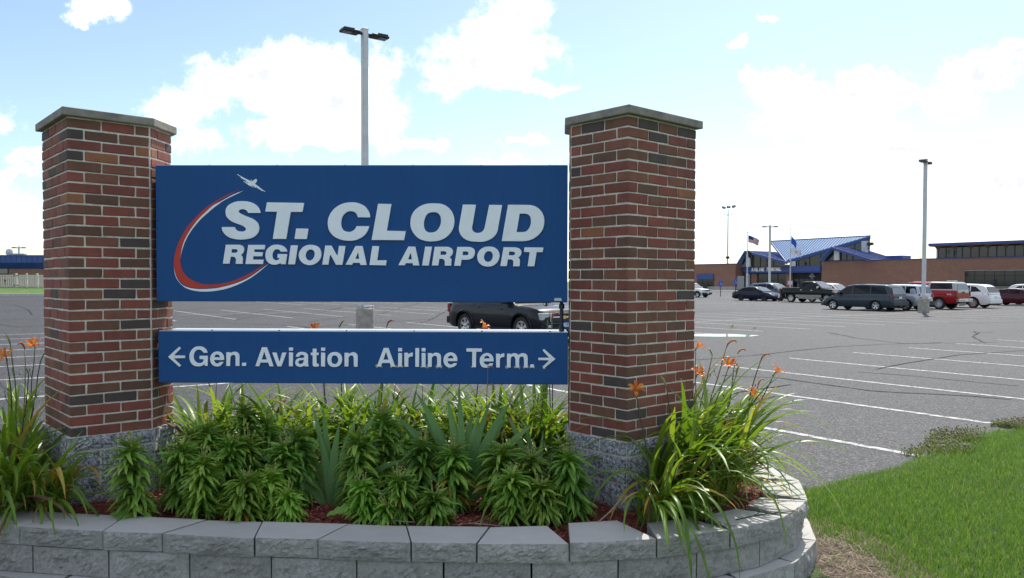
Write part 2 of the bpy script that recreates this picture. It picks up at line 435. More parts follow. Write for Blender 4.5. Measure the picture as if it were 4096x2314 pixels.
    simple('flag_sky', (0.010, 0.10, 0.50), 0.8)
    simple('flag_black', (0.012, 0.014, 0.020), 0.8)
    simple('flag_grey', (0.30, 0.34, 0.42), 0.8)


make_materials()


# ------------------------------------------------------------------ mesh helpers
class MB:
    """collects shapes, then links them as one mesh object"""
    def __init__(self):
        self.v, self.f, self.mi = [], [], []

    def add(self, verts, faces, mi=0):
        o = len(self.v)
        self.v.extend([tuple(p) for p in verts])
        self.f.extend([tuple(i + o for i in f) for f in faces])
        self.mi.extend([mi] * len(faces))
        return self

    def box(self, x0, x1, y0, y1, z0, z1, mi=0, ch=0.0):
        if ch <= 0:
            vs = [(x, y, z) for x in (x0, x1) for y in (y0, y1) for z in (z0, z1)]
            fs = [(0, 1, 3, 2), (4, 6, 7, 5), (0, 4, 5, 1), (2, 3, 7, 6), (0, 2, 6, 4), (1, 5, 7, 3)]
            return self.add(vs, fs, mi)
        bm = bmesh.new()
        bmesh.ops.create_cube(bm, size=1.0)
        for v in bm.verts:
            v.co = Vector((x0 if v.co.x < 0 else x1, y0 if v.co.y < 0 else y1, z0 if v.co.z < 0 else z1))
        bmesh.ops.bevel(bm, geom=list(bm.edges), offset=ch, segments=1, affect='EDGES')
        return self.bm(bm, mi)

    def bm(self, bm, mi=0):
        bm.verts.index_update()
        self.add([v.co[:] for v in bm.verts], [[v.index for v in f.verts] for f in bm.faces], mi)
        bm.free()
        return self

    def prism(self, poly, z0, z1, mi=0):
        n = len(poly)
        vs = [(x, y, z0) for x, y in poly] + [(x, y, z1) for x, y in poly]
        fs = [tuple(range(n - 1, -1, -1)), tuple(range(n, 2 * n))] + [(i, (i + 1) % n, (i + 1) % n + n, i + n) for i in range(n)]
        return self.add(vs, fs, mi)

    def slab(self, pts, off, mi=0):
        """polygon given in 3-D, thickened by the vector off"""
        n = len(pts)
        o = Vector(off)
        vs = [tuple(p) for p in pts] + [tuple(Vector(p) + o) for p in pts]
        fs = [tuple(range(n)), tuple(range(2 * n - 1, n - 1, -1))] + [(i + n, (i + 1) % n + n, (i + 1) % n, i) for i in range(n)]
        return self.add(vs, fs, mi)

    def tube(self, pts, rad, sides=6, mi=0, cap=True):
        pts = [Vector(p) for p in pts]
        rads = rad if isinstance(rad, (list, tuple)) else [rad] * len(pts)
        o = []
        ref = Vector((0.31, 0.83, 0.46)).normalized()
        for i, p in enumerate(pts):
            d = (pts[min(i + 1, len(pts) - 1)] - pts[max(i - 1, 0)]).normalized()
            a = d.cross(ref)
            if a.length < 1e-4:
                a = d.cross(Vector((1, 0, 0)))
            a.normalize()
            b = d.cross(a)
            for s in range(sides):
                t = 2 * PI * s / sides
                o.append(p + (a * math.cos(t) + b * math.sin(t)) * rads[i])
        fs = []
        for i in range(len(pts) - 1):
            for s in range(sides):
                s2 = (s + 1) % sides
                fs.append((i * sides + s, i * sides + s2, (i + 1) * sides + s2, (i + 1) * sides + s))
        if cap:
            fs.append(tuple(range(sides - 1, -1, -1)))
            fs.append(tuple(range((len(pts) - 1) * sides, len(pts) * sides)))
        return self.add(o, fs, mi)

    def lathe(self, prof, axis='Y', sides=24, mi=0, centre=(0, 0, 0)):
        """prof: (radius, along) pairs"""
        cx, cy, cz = centre
        vs, fs = [], []
        for r, a in prof:
            for s in range(sides):
                t = 2 * PI * s / sides
                c, sn = r * math.cos(t), r * math.sin(t)
                vs.append({'Y': (cx + c, cy + a, cz + sn), 'Z': (cx + c, cy + sn, cz + a), 'X': (cx + a, cy + c, cz + sn)}[axis])
        for i in range(len(prof) - 1):
            for s in range(sides):
                s2 = (s + 1) % sides
                fs.append((i * sides + s, i * sides + s2, (i + 1) * sides + s2, (i + 1) * sides + s))
        return self.add(vs, fs, mi)

    def mesh(self, name, mats, smooth=None):
        me = bpy.data.meshes.new(name)
        me.from_pydata(self.v, [], self.f)
        if not isinstance(mats, (list, tuple)):
            mats = [mats]
        for m in mats:
            me.materials.append(MATS[m] if isinstance(m, str) else m)
        if len(mats) > 1:
            me.polygons.foreach_set('material_index', self.mi)
        bm = bmesh.new()
        bm.from_mesh(me)
        bmesh.ops.recalc_face_normals(bm, faces=bm.faces)
        bm.to_mesh(me)
        bm.free()
        if smooth is not None:
            for p in me.polygons:
                p.use_smooth = True
            if smooth < 3:
                me.set_sharp_from_angle(angle=smooth)
        me.update()
        return me

    def build(self, name, mats, parent=None, smooth=None):
        return obj(name, self.mesh(name, mats, smooth), parent)


def obj(name, me, parent=None, matrix=None):
    o = bpy.data.objects.new(name, me)
    COL.objects.link(o)
    if parent is not None:
        o.parent = parent
    if matrix is not None:
        o.matrix_local = matrix
    return o


def tag(o, label=None, category=None, group=None, kind=None):
    if label:
        o['label'] = label
    if category:
        o['category'] = category
    if group:
        o['group'] = group
    if kind:
        o['kind'] = kind
    return o


def thing(name, label, category, loc=(0, 0, 0), rz=0.0, group=None):
    o = bpy.data.objects.new(name, None)
    o.empty_display_size = 0.2
    COL.objects.link(o)
    o.location = loc
    o.rotation_euler = (0, 0, rz)
    return tag(o, label, category, group)


def stuff_mesh(name, verts, faces_tri=None, quads=None, mats=None):
    """fast mesh from numpy arrays"""
    me = bpy.data.meshes.new(name)
    fa = faces_tri if faces_tri is not None else quads
    n = fa.shape[1]
    me.vertices.add(len(verts))
    me.vertices.foreach_set('co', verts.astype(np.float32).ravel())
    me.loops.add(fa.size)
    me.loops.foreach_set('vertex_index', fa.astype(np.int32).ravel())
    me.polygons.add(len(fa))
    me.polygons.foreach_set('loop_start', np.arange(0, fa.size, n, dtype=np.int32))
    me.polygons.foreach_set('loop_total', np.full(len(fa), n, dtype=np.int32))
    me.materials.append(MATS[mats])
    me.update(calc_edges=True)
    return me


def spline(path, step=0.012):
    """closed outline: list of (x, y, corner); smooth runs between corners become curves"""
    n = len(path)
    out = []
    for i in range(n):
        p0, p1, p2, p3 = path[i - 1], path[i], path[(i + 1) % n], path[(i + 2) % n]
        if p1[2] and p2[2]:
            out.append((p1[0], p1[1]))
            continue
        if p1[2]:
            p0 = p1
        if p2[2]:
            p3 = p2
        for t in (0.0, 0.34, 0.67):
            q = []
            for a in (0, 1):
                q.append(0.5 * (2 * p1[a] + (p2[a] - p0[a]) * t + (2 * p0[a] - 5 * p1[a] + 4 * p2[a] - p3[a]) * t * t + (3 * p1[a] - p0[a] - 3 * p2[a] + p3[a]) * t ** 3))
            out.append(tuple(q))
    return out


def parse_path(s, k=0.001):
    out = []
    for tok in s.split():
        c = tok.endswith('c')
        a, b = tok.rstrip('c').split(',')
        out.append((float(a) * k, float(b) * k, c))
    return out


def outline_mesh(name, outlines, depth, mat, bevel=0.0):
    """flat lettering with thickness: outlines are lists of (x, z); holes are cut out"""
    cu = bpy.data.curves.new(name, 'CURVE')
    cu.dimensions = '2D'
    cu.fill_mode = 'BOTH'
    cu.extrude = depth / 2
    if bevel:
        cu.bevel_depth = bevel
        cu.bevel_resolution = 0
        cu.offset = -bevel
    for pts in outlines:
        sp = cu.splines.new('POLY')
        sp.points.add(len(pts) - 1)
        for p, q in zip(sp.points, pts):
            p.co = (q[0], q[1], 0, 1)
        sp.use_cyclic_u = True
    tmp = bpy.data.objects.new(name, cu)
    COL.objects.link(tmp)
    dg = bpy.context.evaluated_depsgraph_get()
    me = bpy.data.meshes.new_from_object(tmp.evaluated_get(dg))
    bpy.data.objects.remove(tmp)
    bpy.data.curves.remove(cu)
    me.name = name
    me.materials.clear()
    me.materials.append(MATS[mat])
    # stand the outline up: x stays, y becomes z, depth towards -y
    me.transform(Matrix(((1, 0, 0, 0), (0, 0, -1, 0), (0, 1, 0, 0), (0, 0, 0, 1))))
    me.update()
    return me
# ------------------------------------------------------------------ the setting: ground, parking lot, lawn
E_ALONG = Vector((0.578, -0.816))    # direction of the parking stalls
E_ROW = Vector((0.816, 0.578))       # direction of the parking rows


def tn(t, n):
    """stall coordinates to world x, y"""
    return (E_ALONG.x * t + E_ROW.x * n, E_ALONG.y * t + E_ROW.y * n)


def build_ground():
    m = MB()
    m.add([(-2500, -600, -0.06), (2500, -600, -0.06), (2500, 3500, -0.06), (-2500, 3500, -0.06)], [(0, 1, 2, 3)])
    tag(m.build('terrain', 'terrain_grass'), kind='structure')
    m = MB()
    pts = [tn(-3.6, -90), tn(-3.6, 128), tn(-140, 128), tn(-140, 60), tn(-112, 30), tn(-112, -90)]
    m.add([(x, y, 0.0) for x, y in pts], [tuple(range(len(pts)))])
    lot = tag(m.build('parking_lot', 'asphalt'), kind='structure')

    # stall lines: every one a painted sheet on the asphalt
    def line(t0, t1, n0, n1, w=0.115, name='painted_line'):
        a, b = Vector(tn(t0, n0)), Vector(tn(t1, n1))
        ln = (b - a).length
        key = '%s_%.2f' % (name, ln)
        me = bpy.data.meshes.get(key)
        if me is None:
            q = MB()
            seg = max(1, int(ln / 2))
            vs, fs = [], []
            for i in range(seg + 1):
                vs += [(ln * i / seg, -w / 2, 0), (ln * i / seg, w / 2, 0)]
            for i in range(seg):
                fs.append((2 * i, 2 * i + 2, 2 * i + 3, 2 * i + 1))
            q.add(vs, fs)
            me = q.mesh(key, 'road_paint')
        d = b - a
        mat = Matrix.Translation((a.x, a.y, 0.004)) @ Matrix.Rotation(math.atan2(d.y, d.x), 4, 'Z')
        return obj(name, me, lot, mat)
    sp = 2.745
    for i in range(0, 8):
        line(-11.8, -4.15, 8.4 + i * sp, 8.4 + i * sp)
    for t0, t1, n_lo, n_hi in ((-25.2, -18.6, 6, 62), (-31.8, -25.2, 6, 62), (-45.1, -38.5, -2, 90), (-51.7, -45.1, -2, 90), (-65.0, -58.4, 20, 100), (-71.6, -65.0, 20, 100)):
        n = 8.4 + sp * math.ceil((n_lo - 8.4) / sp)
        while n < n_hi:
            x, y = tn(t0, n)
            if y > 3 and -0.47 < x / y < 0.75:
                line(t0 + random.uniform(0, .25), t1 - random.uniform(0, .25), n, n)
            n += sp
    line(-25.2, -25.2, 20, 58)
    line(-25.2, -25.2, 6, 12)
    line(-45.1, -45.1, 10, 88)
    line(-65.0, -65.0, 22, 98)
    for t in (-14.6, -17.4, -20.1, -22.4, -24.7, -27.0, -29.4, -31.8):    # stalls turned the other way, on the left
        line(t, t, -8.0, 4.4)
    # cracks sealed with tar
    cracks = [[(4.35, 18.7), (6.08, 19.9), (7.65, 21.3), (9.36, 22.7), (11.1, 23.6), (12.5, 24.0), (13.7, 24.7)],
              [(4.11, 15.6), (5.14, 15.2), (5.6, 14.42), (6.12, 13.48), (7.0, 13.03), (7.52, 12.8), (8.2, 12.1)],
              [(7.17, 16.3), (7.69, 15.8), (8.33, 15.05), (9.3, 13.8)], [(3.34, 12.74), (3.88, 13.28), (4.48, 13.78), (5.34, 14.5)],
              [(7.78, 16.8), (8.32, 17.4), (9.18, 18.2), (10.3, 19.2), (11.5, 20.25), (14.3, 21.7)], [(14.5, 24.2), (15.6, 26.8), (17.3, 29.3), (18.3, 29.3)],
              [(11.6, 29.1), (11.4, 26.0), (11.8, 23.9), (15.4, 24.5)], [(-20.4, 48), (-20.4, 53.6), (-20.4, 60.6), (-20.3, 69.7)],
              [(-14.4, 37.4), (-14.7, 42.2), (-15.1, 49.9), (-15.0, 57.8), (-15.6, 65.9)], [(-14.6, 34.3), (-12.2, 34.05), (-10.5, 33.4), (-8.8, 32.5), (-7.9, 31.3)],
              [(-13.0, 37.1), (-13.4, 41.2), (-13.0, 44.6), (-11.9, 45.9), (-11.8, 55.2), (-11.8, 61.3)], [(-11.8, 41.3), (-11.2, 44.1), (-11.2, 47.3), (-11.8, 55.2)],
              [(-10.1, 34.9), (-9.2, 36.1), (-8.8, 39.1), (-8.0, 40.5)], [(-7.4, 42.8), (-7.7, 56.5), (-7.8, 67.4)], [(-4.3, 33.9), (-3.9, 36.7), (-4.0, 44.1), (-4.1, 50.3)],
              [(-39.4, 60.9), (-36.8, 58.6), (-30.4, 49.7), (-25.4, 41.9)], [(-21.3, 32.9), (-19.4, 31.1), (-19.0, 32.6), (-16, 33)], [(-17.0, 26.2), (-15.8, 25.5), (-14.8, 25.7)],
              [(-28, 52), (-29.6, 49.7), (-31, 44), (-30, 40)], [(0.4, 9.4), (0.9, 10.3), (1.6, 10.9), (2.3, 11.9)], [(14, 42), (18, 40), (24, 41), (30, 38)], [(9, 47), (15, 52), (22, 47)],
              [(-9, 30), (-4, 38.5), (2, 36), (9, 41)], [(-24, 37), (-18, 41), (-13, 40)], [(20, 36), (26, 37.5), (33, 36)], [(6, 60), (12, 66), (20, 63)]]
    for c in cracks:
        pts = []
        for a, b in zip(c[:-1], c[1:]):
            a, b = Vector(a), Vector(b)
            ln = (b - a).length
            k = max(2, int(ln / 0.35))
            for i in range(k):
                p = a.lerp(b, i / k)
                q = noise.noise(Vector((p.x * 1.3, p.y * 1.3, 0.3))) * 0.10 + noise.noise(Vector((p.x * 5, p.y * 5, 3.3))) * 0.03
                pts.append(p + Vector((q, q * 0.6)))
        q = MB()
        vs, fs = [], []
        for i, p in enumerate(pts):
            d = (pts[min(i + 1, len(pts) - 1)] - pts[max(i - 1, 0)]).normalized()
            s = Vector((-d.y, d.x)) * (0.020 + 0.014 * noise.noise(Vector((p.x * 3, p.y * 3, 9)))) * (1.5 if p.y > 28 else 1.0)
            vs += [(p.x + s.x, p.y + s.y, 0.006), (p.x - s.x, p.y - s.y, 0.006)]
        for i in range(len(pts) - 1):
            fs.append((2 * i, 2 * i + 2, 2 * i + 3, 2 * i + 1))
        q.add(vs, fs)
        q.build('crack', 'crack_tar', lot)
    # puddle on the lot
    q = MB()
    ring = []
    for i in range(48):
        a = 2 * PI * i / 48
        r = 1 + 0.22 * noise.noise(Vector((math.cos(a) * 1.7, math.sin(a) * 1.7, 4.4)))
        ring.append((7.0 + 1.45 * r * math.cos(a), 27.35 + 0.75 * r * math.sin(a), 0.008))
    q.add(ring, [tuple(range(48))])
    tag(q.build('puddle', 'puddle_water'), 'shallow sky-reflecting puddle on the asphalt beside the right brick pillar', 'puddle')
    # small weeds growing from the joints of the lot
    for i, (x, y, s) in enumerate(((8.9, 31.9, 0.16), (9.6, 31.3, 0.10), (5.0, 17.6, 0.05), (5.4, 17.2, 0.05), (17.1, 29.2, 0.08))):
        vs, fs = [(0, 0, 0)], []
        for j in range(26):
            a, r, h = random.uniform(0, 2 * PI), random.uniform(0, s * 1.6), random.uniform(0.4, 1.0) * s
            bx, by = r * math.cos(a), r * math.sin(a)
            o = len(vs)
            vs += [(bx, by, h), (bx * .6 - by * .25, by * .6 + bx * .25, h * .7)]
            fs.append((0, o, o + 1))
        w = MB().add(vs, fs).build('weed', 'clover_leaves')
        w.location = (x, y, 0.004)
        lab = ['taller green weed at the left of a seam in the distant asphalt', 'low green weed next to the taller one in the distant asphalt',
               'tiny weed sprig in the asphalt just right of the orange daylilies', 'second tiny weed sprig right of the orange daylilies', 'small yellowish weed at the hooked crack on the right'][i]
        tag(w, lab, 'weed')

    # lawn to the right of the planter, with an uneven edge on the asphalt
    def edge(n):   # stall coordinate t of the lawn edge
        base = np.interp(n, [4.0, 6.36, 6.82, 7.55, 8.54, 9.49, 10.55, 11.47, 13.0, 20.0], [-4.3, -4.22, -4.22, -4.20, -4.33, -4.62, -4.50, -4.30, -4.25, -4.4])
        return float(base) + 0.10 * noise.noise(Vector((n * 2.3, 7.7, 0)))
    m = MB()
    vs, fs = [], []
    ns = np.arange(-10, 26, 0.25)
    ts = [0, .05, .2, .5, 1, 2, 4, 8, 14]
    for n in ns:
        for j, dt in enumerate(ts):
            x, y = tn(edge(n) + dt, n)
            z = 0.008 + 0.05 * min(1, dt / 1.0) + 0.03 * noise.noise(Vector((x * .6, y * .6, 1))) * min(1, dt)
            vs.append((x, y, z))
    L = len(ts)
    for i in range(len(ns) - 1):
        for j in range(L - 1):
            fs.append((i * L + j, (i + 1) * L + j, (i + 1) * L + j + 1, i * L + j + 1))
    m.add(vs, fs)
    lawn = tag(m.build('lawn', 'lawn_soil', smooth=3.2), kind='structure')

    def ground_z(x, y):
        t = x * .578 - y * .816
        n = x * .816 + y * .578
        dt = t - edge(n)
        if dt < 0:
            return 0.0
        return 0.008 + 0.05 * min(1, dt) + 0.03 * noise.noise(Vector((x * .6, y * .6, 1))) * min(1, dt)

    def bare(x, y):  # worn earth beside the wall
        d = math.hypot((x - 2.02) / 0.32, (y - 4.62) / 0.95) + 0.35 * noise.noise(Vector((x * 2.2, y * 2.2, 5)))
        return d

    def blades(name, pts, h0, h1, w0, w1, mat, label, cat, lean=0.7):
        n = len(pts)
        P = np.array(pts)
        a = rng.uniform(0, 2 * PI, n)
        h = rng.uniform(h0, h1, n)
        w = rng.uniform(w0, w1, n)
        d = rng.uniform(0, 2 * PI, n)
        ln = rng.uniform(0.1, lean, n) * h
        sx, sy = np.cos(a) * w, np.sin(a) * w
        lx, ly = np.cos(d) * ln, np.sin(d) * ln
        V = np.zeros((n, 5, 3))
        V[:, 0] = P + np.c_[-sx, -sy, 0 * h]
        V[:, 1] = P + np.c_[sx, sy, 0 * h]
        V[:, 2] = P + np.c_[-sx * .8 + lx * .35, -sy * .8 + ly * .35, h * .6]
        V[:, 3] = P + np.c_[sx * .8 + lx * .35, sy * .8 + ly * .35, h * .6]
        V[:, 4] = P + np.c_[lx, ly, h]
        b = np.arange(n)[:, None] * 5
        F = np.concatenate([b + np.array([[0, 1, 3]]), b + np.array([[0, 3, 2]]), b + np.array([[2, 3, 4]])], axis=0)
        o = obj(name, stuff_mesh(name, V.reshape(-1, 3), faces_tri=F, mats=mat))
        return tag(o, label, cat, kind='stuff')
    pts, straw, soil_pts = [], [], []
    tries = 0
    while len(pts) < 150000 and tries < 800000:
        tries += 1
        x = random.uniform(1.9, 9.6)
        y = random.uniform(3.6, 10.8)
        if x / y > 0.72 and random.random() < 0.45:
            continue
        if random.random() > min(1.0, (6.0 / y) ** 1.3):
            continue
        t = x * .578 - y * .816
        n = x * .816 + y * .578
        e = t - edge(n)
        if e < 0.02 or inside_planter(x, y, 0.08):
            continue
        if bare(x, y) < 1.0 + random.uniform(-.25, .2):
            if random.random() < 0.2:
                straw.append((x, y, ground_z(x, y) + 0.012))
            if random.random() > 0.07:
                continue
        if e < 0.2 and random.random() < 0.35:
            continue
        pts.append((x, y, ground_z(x, y) - 0.004))
    blades('grass', pts, 0.025, 0.07, 0.0016, 0.0034, 'grass_blades', 'short mown green lawn grass right of the planter wall', 'grass', 0.9)
    # worn soil and its straw
    q = MB()
    ring = [(2.28 + 0.40 * (1 + .25 * noise.noise(Vector((math.cos(a) * 1.4, math.sin(a) * 1.4, 8)))) * math.cos(a), 4.72 + 1.45 * (1 + .25 * noise.noise(Vector((math.cos(a) * 1.4, math.sin(a) * 1.4, 8)))) * math.sin(a)) for a in np.linspace(0, 2 * PI, 60, endpoint=False)]
    vs = [(2.28, 4.72, ground_z(2.28, 4.72) + 0.014)]
    K = 5
    for j in range(1, K + 1):
        for x, y in ring:
            xx, yy = 2.28 + (x - 2.28) * j / K, 4.72 + (y - 4.72) * j / K
            vs.append((xx, yy, ground_z(xx, yy) + 0.014 - 0.02 * (j == K)))
    fs = [(0, 1 + i, 1 + (i + 1) % 60) for i in range(60)]
    for j in range(K - 1):
        for i in range(60):
            a, b = 1 + j * 60 + i, 1 + j * 60 + (i + 1) % 60
            fs.append((a, a + 60, b + 60, b))
    q.add(vs, fs)
    tag(q.build('bare_earth', 'bare_soil', smooth=3.2), kind='structure')
    S = []
    for x, y, z in straw:
        for _ in range(3):
            S.append((x + random.uniform(-.05, .05), y + random.uniform(-.05, .05), z + 0.012 + random.uniform(0, .012)))
    n = len(S)
    P = np.array(S)
    a = rng.uniform(0, 2 * PI, n)
    ln = rng.uniform(0.02, 0.085, n)
    w = rng.uniform(.0008, .0022, n)
    up = rng.uniform(-.006, .02, n)
    V = np.zeros((n, 4, 3))
    V[:, 0] = P + np.c_[-np.sin(a) * w, np.cos(a) * w, 0 * w]
    V[:, 1] = P + np.c_[np.sin(a) * w, -np.cos(a) * w, 0 * w]
    V[:, 2] = P + np.c_[np.cos(a) * ln + np.sin(a) * w, np.sin(a) * ln - np.cos(a) * w, up]
    V[:, 3] = P + np.c_[np.cos(a) * ln - np.sin(a) * w, np.sin(a) * ln + np.cos(a) * w, up]
    F = np.arange(n)[:, None] * 4 + np.array([[0, 1, 2, 3]])
    tag(obj('dead_grass', stuff_mesh('dead_grass', V.reshape(-1, 3), quads=F, mats='straw')), 'dry straw clippings on worn earth beside the wall', 'dead grass', kind='stuff')
    # fuzzy clover creeping over the asphalt edge
    H, Lf = [], []
    tries = 0
    while len(H) < 1200 and tries < 90000:
        tries += 1
        n = random.uniform(6.6, 13.2)
        t = edge(n) + random.uniform(-0.35, 0.45)
        x, y = tn(t, n)
        den = noise.noise(Vector((x * 1.6, y * 1.6, 6))) + 0.40 - abs(t - edge(n) + 0.05) * 1.5 - max(0, 8.8 - n) * 0.8 - 0.35 * (n > 9.9) * (n < 10.9)
        if random.random() > den * 1.3:
            continue
        H.append((x, y, max(ground_z(x, y), 0.004)))
    oct_v = np.array([(1, 0, 0), (-1, 0, 0), (0, 1, 0), (0, -1, 0), (0, 0, 1), (0, 0, -1)], float)
    oct_f = np.array([(0, 2, 4), (2, 1, 4), (1, 3, 4), (3, 0, 4), (2, 0, 5), (1, 2, 5), (3, 1, 5), (0, 3, 5)])
    V, F = [], []
    for i, (x, y, z) in enumerate(H):
        s = random.uniform(.007, .012)
        h = random.uniform(.035, .10)
        V.append(oct_v * (s, s, s * 1.7) + (x, y, z + h))
        F.append(oct_f + 6 * i)
    tag(obj('clover', stuff_mesh('clover', np.concatenate(V), faces_tri=np.concatenate(F), mats='clover_heads')), 'greyish fuzzy clover heads creeping onto the asphalt edge', 'clover', kind='stuff')
    blades('clover_foliage', [p for p in H for _ in range(7)], 0.03, 0.09, 0.003, 0.006, 'clover_leaves', 'dull green stems and leaves under the fuzzy clover', 'clover', 1.1)
